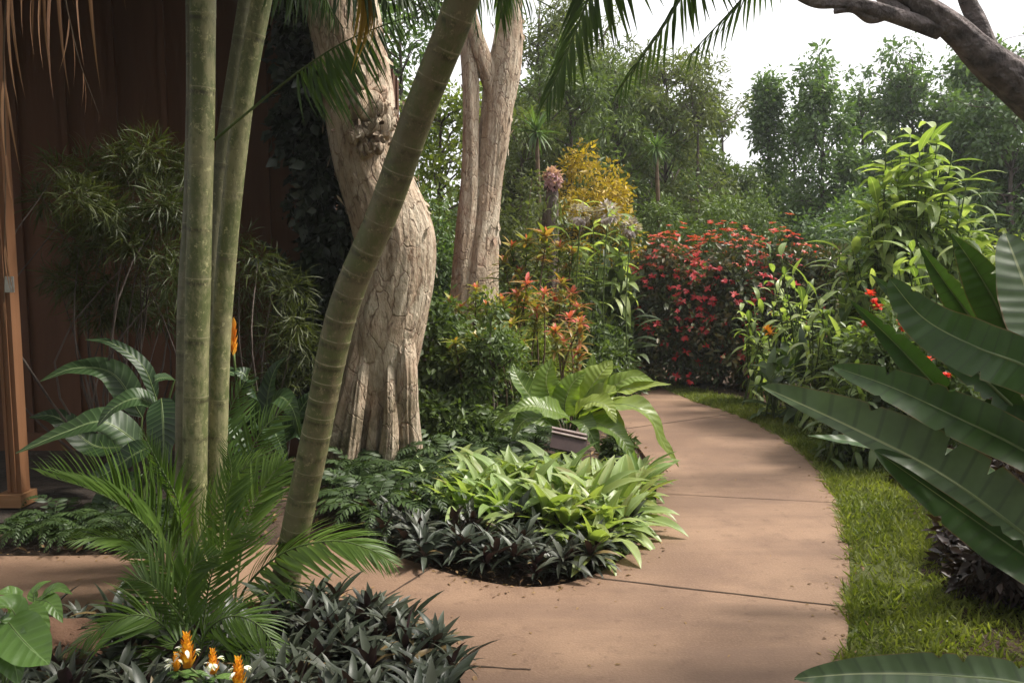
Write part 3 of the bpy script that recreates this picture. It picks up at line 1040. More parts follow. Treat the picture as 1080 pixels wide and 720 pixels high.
vis = dict(n=40, ll=.44, g=.55, lift=.0, r=.011, ang=44)
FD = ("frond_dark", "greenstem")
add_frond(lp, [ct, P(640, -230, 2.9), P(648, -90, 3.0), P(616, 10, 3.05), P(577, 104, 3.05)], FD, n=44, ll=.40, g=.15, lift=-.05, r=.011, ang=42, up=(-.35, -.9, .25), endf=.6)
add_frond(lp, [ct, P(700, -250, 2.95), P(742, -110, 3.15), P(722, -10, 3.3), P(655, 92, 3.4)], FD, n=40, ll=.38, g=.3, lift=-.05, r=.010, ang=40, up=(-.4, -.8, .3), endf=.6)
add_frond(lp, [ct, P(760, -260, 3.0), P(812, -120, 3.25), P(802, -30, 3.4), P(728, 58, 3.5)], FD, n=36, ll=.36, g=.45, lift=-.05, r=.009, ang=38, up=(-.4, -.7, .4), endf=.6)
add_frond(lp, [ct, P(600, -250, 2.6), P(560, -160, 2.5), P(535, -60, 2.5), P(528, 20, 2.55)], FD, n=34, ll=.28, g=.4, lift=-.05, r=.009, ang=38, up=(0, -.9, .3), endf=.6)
for k, (dx, dy, dz, l) in enumerate([(-1.3, .4, .25, .42), (-1.0, -.9, .15, .42), (.2, -1.4, .2, .42), (.3, 1.2, .8, .42), (1.3, -.6, .3, .42), (-.5, 1.2, .55, .42), (-1.5, 1.1, .9, .42)]):
    add_frond(lp, [ct, ct + [dx * .35, dy * .35, .5 + dz * .4], ct + [dx * .8, dy * .8, .5 + dz * .5], ct + [dx * 1.2, dy * 1.2, dz]], FD, n=34, ll=l, g=.4, lift=.05, r=.011)

# cluster palm: four slim stems from one clump
base = G(212, 612)
cp = thing("cluster_palm", "tall cluster palm of slim pale green ringed stems from one clump", "palm", (base[0], base[1], 0))
STEMS = [
    ([(206, 616, 4.0), (206, 450, 3.97), (209, 300, 3.92), (213, 120, 3.86), (214, 0, 3.82), (216, -160, 3.75), (218, -330, 3.7)], .061, .057, .30, "palm_clump", 1),
    ([(226, 614, 4.08), (229, 480, 4.08), (234, 340, 4.06), (245, 210, 4.02), (258, 100, 3.98), (274, 10, 3.95), (300, -120, 3.9), (330, -250, 3.85)], .049, .045, .34, "palm_clump", 2),
    ([(216, 618, 4.18), (220, 420, 4.2), (226, 280, 4.2), (238, 150, 4.2), (258, 20, 4.2), (280, -120, 4.2)], .048, .044, .26, "palm_dark", 4),
    ([(192, 616, 4.12), (194, 480, 4.14), (196, 330, 4.16), (204, 180, 4.2), (205, 0, 4.25), (200, -260, 4.3)], .046, .042, .22, "palm_dark", 5),
]
tops = []
for ctrl, r0, r1, spc, mt, sd_ in STEMS:
    m = MB()
    ring_stem(m, [P(*c) for c in ctrl], r0, r1, spc, n=380, seg=20, bulge=.02, seed=sd_, flare=.012)
    m.build("stem", M[mt], cp)
    tops.append(P(*ctrl[-1]))
# hanging fronds seen at the top of the picture
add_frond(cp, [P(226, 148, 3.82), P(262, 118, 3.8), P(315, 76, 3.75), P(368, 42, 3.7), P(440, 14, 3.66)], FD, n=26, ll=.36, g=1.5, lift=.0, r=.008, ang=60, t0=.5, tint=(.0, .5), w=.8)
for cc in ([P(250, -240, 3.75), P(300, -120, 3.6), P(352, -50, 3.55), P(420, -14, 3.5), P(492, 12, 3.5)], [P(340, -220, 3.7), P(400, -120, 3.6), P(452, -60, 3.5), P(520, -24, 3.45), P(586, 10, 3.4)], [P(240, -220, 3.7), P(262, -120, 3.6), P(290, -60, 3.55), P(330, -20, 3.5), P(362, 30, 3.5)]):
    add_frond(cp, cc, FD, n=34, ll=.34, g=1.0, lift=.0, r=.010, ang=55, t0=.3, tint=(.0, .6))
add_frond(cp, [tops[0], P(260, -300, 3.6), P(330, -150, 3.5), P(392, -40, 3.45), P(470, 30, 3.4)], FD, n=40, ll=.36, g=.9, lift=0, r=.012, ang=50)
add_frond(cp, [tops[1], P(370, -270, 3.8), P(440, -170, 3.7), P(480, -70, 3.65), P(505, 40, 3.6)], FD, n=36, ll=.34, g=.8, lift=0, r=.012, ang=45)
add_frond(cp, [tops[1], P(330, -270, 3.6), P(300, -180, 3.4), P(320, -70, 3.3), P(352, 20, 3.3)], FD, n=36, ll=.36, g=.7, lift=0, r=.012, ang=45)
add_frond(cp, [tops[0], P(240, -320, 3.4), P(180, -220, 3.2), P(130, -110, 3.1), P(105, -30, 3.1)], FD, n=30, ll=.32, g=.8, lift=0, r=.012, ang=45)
add_frond(cp, [P(330, -200, 3.6), P(360, -110, 3.55), P(384, -40, 3.5), P(398, 20, 3.5)], ("frond_yellow", "twig"), n=11, ll=.42, g=1.8, lift=0, r=.006, ang=25, t0=.55, label="yellowed hanging frond")
# dry brown fronds
DR = ("frond_dry", "twig")
dl = leaf_tpl("needle", W=.026, nl=6, droop=.35, fold=.3, twist=1.2)
add_frond(cp, [tops[0], P(150, -260, 3.7), P(80, -130, 3.75), P(10, -20, 3.8), P(6, 180, 3.85), P(4, 345, 3.9)], DR, n=7, ll=.55, g=1.6, lift=0, r=.008, ang=16, t0=.42, label="dry brown frond", tpl=dl, endf=.5)
add_frond(cp, [tops[3], P(170, -250, 3.9), P(110, -150, 3.9), P(60, -60, 3.9), P(30, -10, 3.9)], DR, n=5, ll=.9, g=1.9, lift=0, r=.010, ang=34, t0=.50, label="dry brown frond", tpl=dl, endf=.7)
add_frond(cp, [tops[3], P(160, -270, 3.8), P(100, -150, 3.8), P(66, -50, 3.8), P(80, 50, 3.8), P(104, 120, 3.82)], DR, n=4, ll=.30, g=1.1, lift=0, r=.005, ang=35, t0=.62, label="dry brown frond", tpl=dl)
for tp, zz in zip(tops, (0, 1, 2, 3)):
    for k in range(5):
        a = k * 1.257 + zz * .5
        if zz in (0, 1) and math.cos(a) > 0 and math.sin(a) < -.3:
            continue
        dx, dy = math.cos(a) * 1.3, math.sin(a) * 1.3
        add_frond(cp, [tp, tp + [dx * .3, dy * .3, .75], tp + [dx * .8, dy * .8, 1.0], tp + [dx * 1.2, dy * 1.2, .6]], FD, n=32, ll=.40, g=.35, lift=.1, r=.012)

# young palms round the foot of the clump
UPL = leaf_tpl("needle", W=.075, nl=4, droop=.35, fold=.4)
def young(label, basepx, fr):
    c = G(*basepx)
    t = thing("young_palm", label, "palm", c, "young palms round the cluster palm")
    for ctrl, kw in fr:
        add_frond(t, [c + [0, 0, .0]] + [P(*q) for q in ctrl], ("frond", "greenstem"), **kw)
    return t

young("young feathery palm with one frond reaching up towards the porch post", (196, 628), [
    ([(180, 590, 3.74), (150, 550, 3.68), (105, 520, 3.6), (44, 500, 3.5)], dict(n=44, ll=.40, g=.0, lift=.62, w=1.35, r=.008, ang=48, t0=.22, up=(.3, -.15, 1), tpl=UPL, tint=(.25, 1))),
    ([(176, 600, 3.7), (146, 575, 3.6), (112, 566, 3.5), (74, 570, 3.4)], dict(n=30, ll=.24, g=.1, lift=.25, r=.006, ang=50, t0=.3, up=(.1, -.3, 1), tint=(.3, 1))),
    ([(192, 580, 3.8), (188, 530, 3.8), (168, 490, 3.82), (150, 455, 3.85)], dict(n=30, ll=.22, g=.1, lift=.1, r=.006, ang=46, t0=.3, up=(-.5, -.8, .3))),
    ([(202, 590, 3.85), (222, 545, 3.85), (246, 505, 3.88), (276, 478, 3.9)], dict(n=30, ll=.24, g=.1, lift=.1, r=.006, ang=46, t0=.25, up=(-.3, -.9, .3))),
])
young("young feathery palm whose bright frond arches out over the side walk", (246, 650), [
    ([(262, 615, 3.5), (300, 582, 3.45), (350, 570, 3.4), (388, 578, 3.36), (416, 594, 3.32)], dict(n=46, ll=.29, g=.2, lift=.12, w=1.3, r=.007, ang=46, t0=.2, up=(.1, -.45, 1), tint=(.45, 1))),
    ([(252, 600, 3.6), (262, 545, 3.65), (284, 505, 3.7), (300, 486, 3.72)], dict(n=34, ll=.24, g=.08, lift=.1, r=.006, ang=46, t0=.25, up=(.2, -.9, .3), tint=(.3, .9))),
    ([(242, 600, 3.6), (236, 545, 3.62), (244, 500, 3.64), (238, 465, 3.66)], dict(n=34, ll=.20, g=.08, lift=.1, r=.006, ang=46, t0=.25, up=(0, -.95, .3), tint=(.1, .7))),
    ([(262, 630, 3.45), (296, 616, 3.4), (318, 630, 3.34), (326, 660, 3.3)], dict(n=24, ll=.2, g=.2, lift=.05, r=.006, ang=46, t0=.25)),
    ([(225, 622, 3.5), (196, 606, 3.45), (166, 612, 3.4), (140, 636, 3.36)], dict(n=30, ll=.22, g=.2, lift=.1, r=.006, ang=46, t0=.25)),
])
young("young feathery palm low in the bed behind the yellow candle flowers", (206, 722), [
    ([(180, 668, 3.0), (150, 648, 2.95), (110, 660, 2.9), (66, 690, 2.85)], dict(n=34, ll=.22, g=.15, lift=.1, r=.006, ang=46, t0=.2, up=(0, -.6, .8), tint=(.2, .9))),
    ([(215, 672, 2.98), (240, 650, 2.92), (272, 658, 2.88), (302, 700, 2.82)], dict(n=36, ll=.22, g=.2, lift=.05, r=.006, ang=50, t0=.2, up=(0, -.6, .8), tint=(.3, 1))),
    ([(204, 670, 3.0), (196, 625, 3.02), (206, 596, 3.02), (232, 584, 3.0)], dict(n=30, ll=.2, g=.1, lift=.1, r=.006, ang=48, t0=.3, up=(-.3, -.9, .3), tint=(.1, .8))),
    ([(214, 664, 3.02), (222, 610, 3.05), (240, 570, 3.05), (266, 556, 3.05)], dict(n=32, ll=.2, g=.12, lift=.1, r=.005, ang=48, t0=.25, up=(.2, -.9, .3), tint=(.2, .9), w=1.2)),
    ([(196, 668, 3.05), (186, 620, 3.08), (160, 585, 3.1), (128, 580, 3.1)], dict(n=32, ll=.2, g=.12, lift=.1, r=.005, ang=48, t0=.25, up=(-.2, -.8, .4), tint=(.2, .9), w=1.2)),
    ([(220, 690, 2.9), (262, 690, 2.85), (300, 720, 2.8)], dict(n=26, ll=.2, g=.2, lift=.05, r=.005, ang=48, t0=.25, up=(0, -.6, .8), tint=(.2, .9))),
    ([(190, 680, 2.95), (150, 690, 2.9), (110, 715, 2.82)], dict(n=26, ll=.2, g=.15, lift=.05, r=.005, ang=46, t0=.25, up=(0, -.6, .8), tint=(.2, .8))),
    ([(200, 668, 3.0), (172, 628, 3.0), (150, 612, 3.0), (128, 612, 3.0)], dict(n=28, ll=.18, g=.12, lift=.1, r=.005, ang=46, t0=.3, up=(-.2, -.8, .5), tint=(.2, .8))),
])
young("young feathery palm sprouting against the back of the clump", (228, 585), [
    ([(250, 520, 4.35), (272, 460, 4.4), (306, 425, 4.45)], dict(n=30, ll=.26, g=.2, lift=.0, r=.006, ang=48, t0=.25, up=(.2, -.9, .3), tint=(.0, .5))),
    ([(238, 500, 4.35), (240, 440, 4.4), (262, 395, 4.45)], dict(n=30, ll=.26, g=.2, lift=.0, r=.006, ang=48, t0=.25, up=(.1, -.9, .3), tint=(.0, .5))),
    ([(256, 540, 4.3), (284, 505, 4.3), (318, 500, 4.3)], dict(n=28, ll=.24, g=.2, lift=.0, r=.006, ang=48, t0=.25, up=(.1, -.9, .3), tint=(.0, .5))),
])
# ------------------------------------------------------------------ trees
def bark_disp(seed, amp=.10):
    def f(A, L):
        p = np.stack([np.cos(A).ravel() * 1.6, np.sin(A).ravel() * 1.6, L.ravel() * .9 + seed], 1)
        big = fbm(p * 1.1 + seed, 2).reshape(A.shape)
        tw = A + .35 * np.sin(L * 1.3 + seed)
        q = np.stack([np.cos(tw).ravel() * 4.5, np.sin(tw).ravel() * 4.5, L.ravel() * .7 + seed], 1)
        rid = fbm(q, 3).reshape(A.shape)
        rid = -np.abs(rid) * 1.2 + .35
        q2 = np.stack([np.cos(tw).ravel() * 12, np.sin(tw).ravel() * 12, L.ravel() * 2.4 + seed], 1)
        fine = fbm(q2, 3).reshape(A.shape)
        return 1 + amp * (1.15 * big + .6 * rid + .30 * fine)
    return f


def bark_trunk(mb, rows, y, seed, amp=.1, n=300, seg=110, yof=None):
    """rows: (photo y, left x, right x) silhouette of the trunk at depth y"""
    ctr, rad = [], []
    for i, (py, xl, xr) in enumerate(rows):
        d = y + (0 if yof is None else yof[i])
        ctr.append(P((xl + xr) / 2, py, d))
        rad.append((xr - xl) / 2 / FOCAL * d)
    pts = spline(ctr, n)
    r = spline(np.array(rad)[:, None].repeat(3, 1), n)[:, 0]
    disp = bark_disp(seed, amp)
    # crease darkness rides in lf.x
    T, X, Yv = frames(pts)
    al = np.concatenate([[0], np.cumsum(np.linalg.norm(np.diff(pts, axis=0), axis=1))])
    tube(mb, pts, r, seg=seg, disp=disp)
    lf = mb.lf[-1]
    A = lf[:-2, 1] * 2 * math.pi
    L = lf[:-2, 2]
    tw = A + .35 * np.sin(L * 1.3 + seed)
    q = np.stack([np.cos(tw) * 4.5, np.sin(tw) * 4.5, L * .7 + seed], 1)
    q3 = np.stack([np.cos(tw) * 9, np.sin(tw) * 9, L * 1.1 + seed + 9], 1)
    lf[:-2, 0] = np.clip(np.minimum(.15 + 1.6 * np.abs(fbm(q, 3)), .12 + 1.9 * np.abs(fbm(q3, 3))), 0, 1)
    return pts, r


def bark_flakes(mb, pts, r, n, size, seed=0, face=(-2.6, .4)):
    """strips of papery bark curling off the trunk"""
    T, X, Yv = frames(pts)
    i = rng.integers(4, len(pts) - 4, n)
    a = rng.uniform(0, 2 * math.pi, n)
    out = np.cos(a)[:, None] * X[i] + np.sin(a)[:, None] * Yv[i]
    pos = pts[i] + out * (r[i] * rng.uniform(.93, 1.04, n))[:, None]
    sgn = np.where(rng.random(n) < .75, -1, 1)[:, None]
    d = norm(T[i] * sgn + out * rng.uniform(.0, .22, n)[:, None] + rnd(n) * .25)
    tp = leaf_tpl("strap", W=.42, nl=5, droop=-.35, fold=.15, twist=.5)
    scatter(mb, tp, pos, d, out, size * rng.uniform(.3, 1.5, n), rng.uniform(.5, 1, n), wscale=rng.uniform(.4, 1.3, n))


def limbs(mb, starts, ends, r0, r1=.012, sag=.15, seg=6):
    for s, e in zip(starts, ends):
        s, e = np.asarray(s), np.asarray(e)
        mid = (s + e) / 2 + rng.normal(size=3) * .12 * np.linalg.norm(e - s) + [0, 0, sag * np.linalg.norm(e - s)]
        tube(mb, spline([s, mid, e], 9), np.linspace(r0, r1, 9), seg=seg, cap=False)


# big paperbark by the hut
c = G(396, 506)
pb = thing("paperbark_tree", "massive peeling paperbark trunk with pale flaky bark beside the brown hut", "tree", (c[0], c[1], 0))
m = MB()
rows = [(520, 345, 442), (500, 352, 434), (470, 358, 430), (440, 360, 430), (400, 362, 436), (360, 365, 445), (320, 368, 453), (285, 373, 459), (255, 374, 460), (225, 367, 450), (195, 358, 436), (165, 350, 424), (135, 345, 417), (100, 340, 414), (60, 334, 407), (0, 322, 396), (-80, 300, 372), (-200, 262, 330), (-330, 220, 276)]
p1, r1 = bark_trunk(m, rows, 6.15, 2.0, .05, n=420, seg=150)
# buttress lobes at the foot and the burl under the fork
for (ctrl, ra, rb) in [([(346, 512, 5.95), (362, 455, 5.93), (374, 400, 5.95), (388, 330, 6.05), (400, 260, 6.2)], .13, .04), ([(366, 508, 5.80), (374, 450, 5.82), (382, 390, 5.9), (392, 320, 6.1)], .08, .03), ([(432, 504, 6.0), (428, 440, 5.95), (428, 380, 5.95), (424, 310, 6.1), (420, 250, 6.25)], .10, .04), ([(408, 500, 5.82), (412, 450, 5.84), (412, 400, 5.9), (414, 330, 6.1)], .075, .03), ([(390, 500, 5.86), (394, 450, 5.88), (400, 400, 5.96), (402, 350, 6.1)], .05, .02)]:
    q = spline([P(*k) for k in ctrl], 120)
    tube(m, q, np.linspace(ra, rb, 120), seg=60, disp=bark_disp(rng.random() * 20, .26), tint=.6)
q = spline([P(*k) for k in [(372, 170, 6.05), (392, 135, 5.92), (402, 108, 5.9), (396, 80, 5.98), (385, 60, 6.1)]], 80)
for bx_, by_, bd_, br_ in [(384, 160, 5.86, .06), (398, 150, 5.86, .07), (392, 132, 5.84, .07), (402, 118, 5.88, .065), (386, 112, 5.84, .075), (398, 98, 5.88, .06), (382, 90, 5.88, .06), (410, 136, 5.95, .06), (376, 138, 5.84, .06)]:
    cc = P(bx_, by_, bd_)
    dd = rnd(1)[0] * [.06, .03, .12]
    tube(m, spline([cc - dd, cc + rng.normal(size=3) * .02, cc + dd], 40), br_ * np.sqrt(np.clip(np.sin(np.linspace(.02, math.pi - .02, 40)), 0, 1)), seg=36, disp=bark_disp(rng.random() * 40, .6), tint=.28)
kk = 70
bf = P(392, 128, 5.80) + rng.normal(size=(kk, 3)) * [.10, .03, .15]
scatter(m, leaf_tpl("strap", W=.5, nl=5, droop=-.8, fold=.15, twist=.6), bf, norm(rnd(kk) * .8 + [0, -.25, -.6]), [[0, -1, 0]], rng.uniform(.03, .09, kk), rng.uniform(.05, .5, kk))
q = spline([P(*k) for k in [(414, 200, 6.2), (440, 120, 6.5), (470, 20, 6.9), (500, -120, 7.4), (530, -300, 8)]], 120)
bark_flakes(m, p1, r1, 420, .075)
pbt = m.build("trunk", M["paperbark"], pb)
lim = MB()
hub = p1[-1]
CR = np.vstack([ellipsoid_pts(hub + [-.2, -.2, 1.6], (2.6, 2.3, 1.5), 46, .35), ellipsoid_pts(hub + [1.4, .3, 1.2], (1.5, 1.4, .9), 14, .3)])
CR = CR[CR[:, 2] > 4.4]
limbs(lim, [hub - [0, 0, .3]] * 16, CR[:16], .11, .02)
lim.build("limbs", M["paperbark"], pb)
m = MB()
clumps(m, RH_N, CR, rng.uniform(.35, .65, len(CR)), 190, .11, down=.3)
m.build("crown", M["tree_mid"], pb)

# second paperbark further along the walk
c = G(506, 400)
p2o = thing("paperbark_tree", "pinkish forked paperbark trunk rising out of the coloured shrubs", "tree", (P(503, 300, 10)[0], 10, 0))
m = MB()
rows = [(440, 472, 532), (360, 476, 528), (290, 482, 526), (255, 488, 526), (225, 494, 527), (190, 500, 530), (150, 505, 536), (110, 509, 541), (75, 515, 548), (45, 521, 551), (10, 524, 551), (-60, 527, 552), (-180, 527, 548), (-300, 522, 542)]
pa, ra = bark_trunk(m, rows, 10.0, 8.0, .06, n=300, seg=110)
rows = [(430, 468, 496), (330, 473, 497), (285, 476, 499), (240, 481, 502), (190, 486, 504), (140, 488, 505), (90, 488, 505), (40, 485, 502), (-20, 478, 495), (-140, 455, 474), (-280, 425, 440)]
pc, rc = bark_trunk(m, rows, 9.85, 14.0, .10, n=240, seg=70)
q = spline([P(*k) for k in [(528, 150, 10.0), (516, 88, 9.9), (503, 45, 9.8), (492, 5, 9.75), (470, -80, 9.7)]], 90)
tube(m, q, np.interp(np.linspace(0, 1, 90), [0, .3, 1], [.03, .105, .08]), seg=40, disp=bark_disp(4, .14), tint=.6)
bark_flakes(m, pa, ra, 300, .09)
bark_flakes(m, pc, rc, 110, .08)
m.build("trunk", M["paperbark"], p2o)
CR = np.vstack([ellipsoid_pts(P(520, -330, 10), (2.2, 2.0, 1.3), 34, .3), ellipsoid_pts(P(420, -300, 9.8), (1.3, 1.3, 1.0), 14, .3)])
m = MB(); limbs(m, [pa[-1]] * 9 + [pc[-1]] * 6, np.vstack([CR[:9], CR[34:40]]), .09, .02)
m.build("limbs", M["paperbark"], p2o)
m = MB(); clumps(m, RH_N, CR, rng.uniform(.35, .6, len(CR)), 170, .11, down=.3)
m.build("crown", M["tree_mid"], p2o)

# tree whose bare limb reaches into the sky at the upper corner
c = np.array([4.9, 6.4, 0])
bt = thing("spreading_tree", "grey barked tree limb slanting across the white sky above the dark hedge trees", "tree", tuple(c))
m = MB()
main = [c + [0, 0, -.1], c + [-.05, 0, .8], P(1240, 240, 6.4), P(1150, 160, 6.3), P(1082, 96, 6.2), P(1040, 62, 6.1), P(1003, 28, 6.05), P(965, 0, 6.0), P(930, -40, 6.0), P(880, -130, 6.0)]
q = spline(main, 260)
al = np.linspace(0, 1, 260)
rr = np.interp(al, [0, .12, .35, .5, .62, .75, .88, 1], [.28, .2, .165, .135, .108, .085, .066, .035])
tube(m, q, rr, seg=44, disp=bark_disp(3, .13))
def limb(ctrl, a, b, seg=24, amp=.10):
    qq = spline([P(*k) for k in ctrl], 90)
    tube(m, qq, np.linspace(a, b, 90), seg=seg, disp=bark_disp(rng.random() * 30, amp))
limb([(990, 32, 6.05), (966, 24, 6.0), (945, 17, 5.95), (915, 8, 5.9), (885, 3, 5.9), (862, 3, 5.9), (840, -6, 5.9), (800, -30, 5.9)], .065, .026)
limb([(938, 14, 5.95), (918, 20, 5.93), (900, 10, 5.9), (880, 12, 5.9)], .04, .02, 14)
limb([(1050, 72, 6.12), (1040, 48, 6.12), (1030, 22, 6.12), (1020, 0, 6.12), (1008, -40, 6.1), (990, -140, 6.1)], .075, .045)
limb([(955, 16, 6.0), (940, 6, 6.0), (925, -8, 6.05), (900, -40, 6.1)], .05, .03, 16)
m.build("trunk", M["branchbark"], bt)
CR = np.vstack([ellipsoid_pts((9.0, 8.6, 6.6), (1.8, 1.7, 1.1), 40, .3), ellipsoid_pts((4.3, 2.6, 5.2), (1.6, 1.0, .7), 34, .2)])
limb_end = np.array([4.4, 2.8, 5.0])
m = MB(); tube(m, spline([c + [.05, 0, .9], c + [1.6, 1.0, 3.2], [8.4, 8.2, 5.6]], 40), np.linspace(.2, .08, 40), seg=16); limbs(m, [np.array([8.4, 8.2, 5.5])] * 8, CR[:8], .06, .02)
tube(m, spline([c + [-.05, 0, .9], c + [0, -.8, 2.6], [4.5, 4.0, 4.2], limb_end], 40), np.linspace(.17, .06, 40), seg=16)  # unseen limb and its crown, added to shade the near walk
limbs(m, [limb_end] * 9, CR[40:49], .04, .012)
m.build("limbs", M["branchbark"], bt)
m = MB(); clumps(m, RH, CR, rng.uniform(.35, .6, len(CR)), 150, .10, down=.3)
m.build("crown", M["tree_dark"], bt)


# ---- trees and tall shrubs beyond the walk
def tree(name, label, cat, px, Y, top, spread, mat="tree_dark", leaf=.13, tpl=None, n=42, per=120, profile="cone", low=.12, group=None, trunk_r=.07, bark="bark", rad=(.28, .5), base_z=0.0, down=.25, trunk_px=None, sparse_top=0, openness=1.0):
    """a tapered trunk with limbs and a crown of leaf clumps: px = photo x, top = photo y of its tip, spread in metres"""
    top_p = P(px, top, Y)
    bx = P(px if trunk_px is None else trunk_px, 300, Y)[0]
    H = top_p[2]
    t = thing(name, label, cat, (bx, Y, base_z), group)
    m = MB()
    k = 14
    tz = np.linspace(0, 1, k)
    wob = rng.normal(size=(k, 2)).cumsum(0) * .02 * spread
    pts = np.stack([bx + (top_p[0] - bx) * tz ** 1.5 + wob[:, 0] * tz, Y + wob[:, 1] * tz, -.05 + (H * .95) * tz], 1)
    tube(m, pts, np.linspace(trunk_r, trunk_r * .2, k), seg=9, disp=lambda A, L: 1 + .1 * np.sin(3 * A + L * 2))
    f = rng.random(n)
    z = low * H + (H * .97 - low * H) * f
    if profile == "cone":
        rr = spread * (1 - .86 * f ** 1.1)
    elif profile == "round":
        rr = spread * np.sqrt(np.clip(1 - (2 * f - .9) ** 2 * .9, .05, 1))
    elif profile == "fan":
        rr = spread * (.35 + .75 * f) * np.where(f > .8, 1 - (f - .8) * 2.4, 1)
    elif profile == "cone2":
        rr = spread * (1 - .72 * f ** 1.6)
    else:
        rr = spread * (1 - .45 * f ** 2)
    a = rng.random(n) * 6.283
    q = np.sqrt(rng.random(n)) * .9 + .1
    ax = np.interp(z, pts[:, 2], pts[:, 0]); ay = np.interp(z, pts[:, 2], pts[:, 1])
    C = np.stack([ax + np.cos(a) * rr * q, ay + np.sin(a) * rr * q * .9, z + rng.normal(size=n) * .1], 1)
    st = np.stack([ax, ay, np.maximum(z - rr * q * .6, .3)], 1)
    limbs(m, st, C, trunk_r * .3, .006, .05, seg=5)
    if sparse_top:
        e = top_p + np.stack([rng.normal(size=sparse_top) * spread * .35, rng.normal(size=sparse_top) * .3, rng.uniform(-.7, .25, sparse_top)], 1)
        limbs(m, [pts[-2]] * sparse_top, e, .014, .004, .05, seg=4)
        C = np.vstack([C, e])
    m.build("trunk", M[bark], t)
    m = MB()
    R_ = rng.uniform(*rad, len(C)) * openness
    if sparse_top:
        R_[-sparse_top:] *= .55
    clumps(m, tpl or RH, C, R_, per, leaf, down=down)
    m.build("crown", M[mat], t)
    return t


BG = "tall trees closing the garden beyond the shrubs"
tree("dark_tree", "dark conical tree with a narrow pointed tip against the white sky", "tree", 808, 17, 84, .7, n=70, per=130, leaf=.10, group=BG, sparse_top=3, rad=(.2, .4))
tree("dark_tree", "broad dense dark tree standing just behind the yellowish tall ginger stems' far side", "tree", 868, 16.5, 64, .95, n=80, per=130, leaf=.11, group=BG, profile="cone2", sparse_top=8, rad=(.2, .4))
tree("dark_tree", "tall dark leafy tree rising highest above the pale drooping leaf stand", "tree", 962, 17.5, 56, 1.2, n=86, per=130, leaf=.11, group=BG, profile="cone2", sparse_top=10, rad=(.2, .42))
tree("dark_tree", "dark tree half hidden below the slanting bare limb", "tree", 1040, 16.0, 50, 1.2, n=86, per=130, leaf=.11, group=BG, profile="cone2", sparse_top=7, rad=(.25, .45))
tree("dark_tree", "dense dark tree right behind the slanting limb where it enters the view", "tree", 1068, 14.8, 70, 1.1, n=70, per=130, leaf=.11, group=BG, profile="column", sparse_top=8, rad=(.22, .42))
tree("dark_tree", "dark tree at the far edge of the hedge beyond the paddle leaves", "tree", 1140, 15.5, 55, 1.7, n=60, per=150, leaf=.13, group=BG, profile="column", sparse_top=4)
tree("dark_tree", "thin open dark sapling between the conical tree and the olive crown", "tree", 762, 18, 118, .6, n=22, per=70, leaf=.12, group=BG, sparse_top=4, rad=(.18, .32), mat="tree_mid")
tree("olive_tree", "loose olive green tree with an airy crown under the hanging palm fronds", "tree", 700, 15.5, 42, 1.35, n=72, per=140, leaf=.11, group=BG, mat="tree_olive", profile="round", low=.2, sparse_top=9, rad=(.22, .42), tpl=RH_N)
tree("olive_tree", "airy olive tree with visible thin stems behind the golden shrub", "tree", 628, 16.5, 20, 1.2, n=60, per=130, leaf=.11, group=BG, mat="tree_olive", profile="round", low=.25, sparse_top=7, rad=(.2, .4), tpl=RH_N)
tree("olive_tree", "olive green tree filling the gap beside the forked pink trunk", "tree", 572, 14.5, -20, 1.15, n=66, per=140, leaf=.11, group=BG, mat="tree_olive", profile="column", low=.15, rad=(.22, .42), tpl=RH_N)
tree("dark_tree", "deep green tree behind the airy olive crowns", "tree", 668, 20, 70, 2.2, n=60, per=110, leaf=.14, group=BG, mat="tree_mid", profile="round", low=.1, sparse_top=8)
tree("bright_tree", "bright yellow green tree glimpsed between the two peeling trunks", "tree", 462, 12.5, 92, .85, n=46, per=120, leaf=.10, group=BG, mat="tree_yellow", profile="column", low=.2, rad=(.2, .38))
tree("dark_tree", "dark leafy tree behind the leaning palm's upper stem", "tree", 425, 13.5, -60, 1.2, n=46, per=110, leaf=.11, group=BG, mat="tree_dark", profile="fan", low=.35, rad=(.22, .42))
tree("dark_tree", "dark tree crown beyond the hut roof", "tree", 335, 14.5, -90, 1.8, n=40, per=110, leaf=.13, group=BG, profile="round", low=.4)
tree("olive_tree", "olive green tree with a feathery top between the two spiky stems", "tree", 655, 14.8, 60, 1.0, n=54, per=120, leaf=.11, group=BG, mat="tree_mid", profile="round", low=.2, sparse_top=6, rad=(.2, .4), tpl=RH_N)
tree("olive_tree", "shorter olive tree whose side leaves reach into the white gap of sky", "tree", 735, 14.6, 95, .8, n=44, per=110, leaf=.11, group=BG, mat="tree_olive", profile="cone2", low=.2, sparse_top=7, rad=(.2, .36), tpl=RH_N)
tree("olive_tree", "olive tree filling the gap behind the flowering stump", "tree", 600, 13.6, 40, .8, n=50, per=110, leaf=.11, group=BG, mat="tree_mid", profile="round", low=.3, rad=(.2, .36), tpl=RH_N)
tree("dark_tree", "short dark tree filling the dip between the conical tree and the broad one", "tree", 838, 18.2, 118, .8, n=50, per=110, leaf=.11, group=BG, profile="cone2", low=.1, sparse_top=6, rad=(.22, .4))
tree("dark_tree", "dark tree between the broad one and the tallest one", "tree", 912, 18.4, 88, .95, n=56, per=110, leaf=.11, group=BG, profile="cone2", low=.1, sparse_top=8, rad=(.22, .42))
tree("dark_tree", "dark tree just short of the tallest one, in front of the slanting limb's shadowed end", "tree", 1003, 17.2, 84, .9, n=56, per=110, leaf=.11, group=BG, profile="cone2", low=.1, sparse_top=8, rad=(.22, .42))
tree("olive_tree", "low bright olive tree under the white gap of sky", "tree", 782, 16, 178, .9, n=50, per=120, leaf=.10, group=BG, mat="tree_mid", profile="round", low=.1, sparse_top=8, rad=(.2, .36), tpl=RH_N)
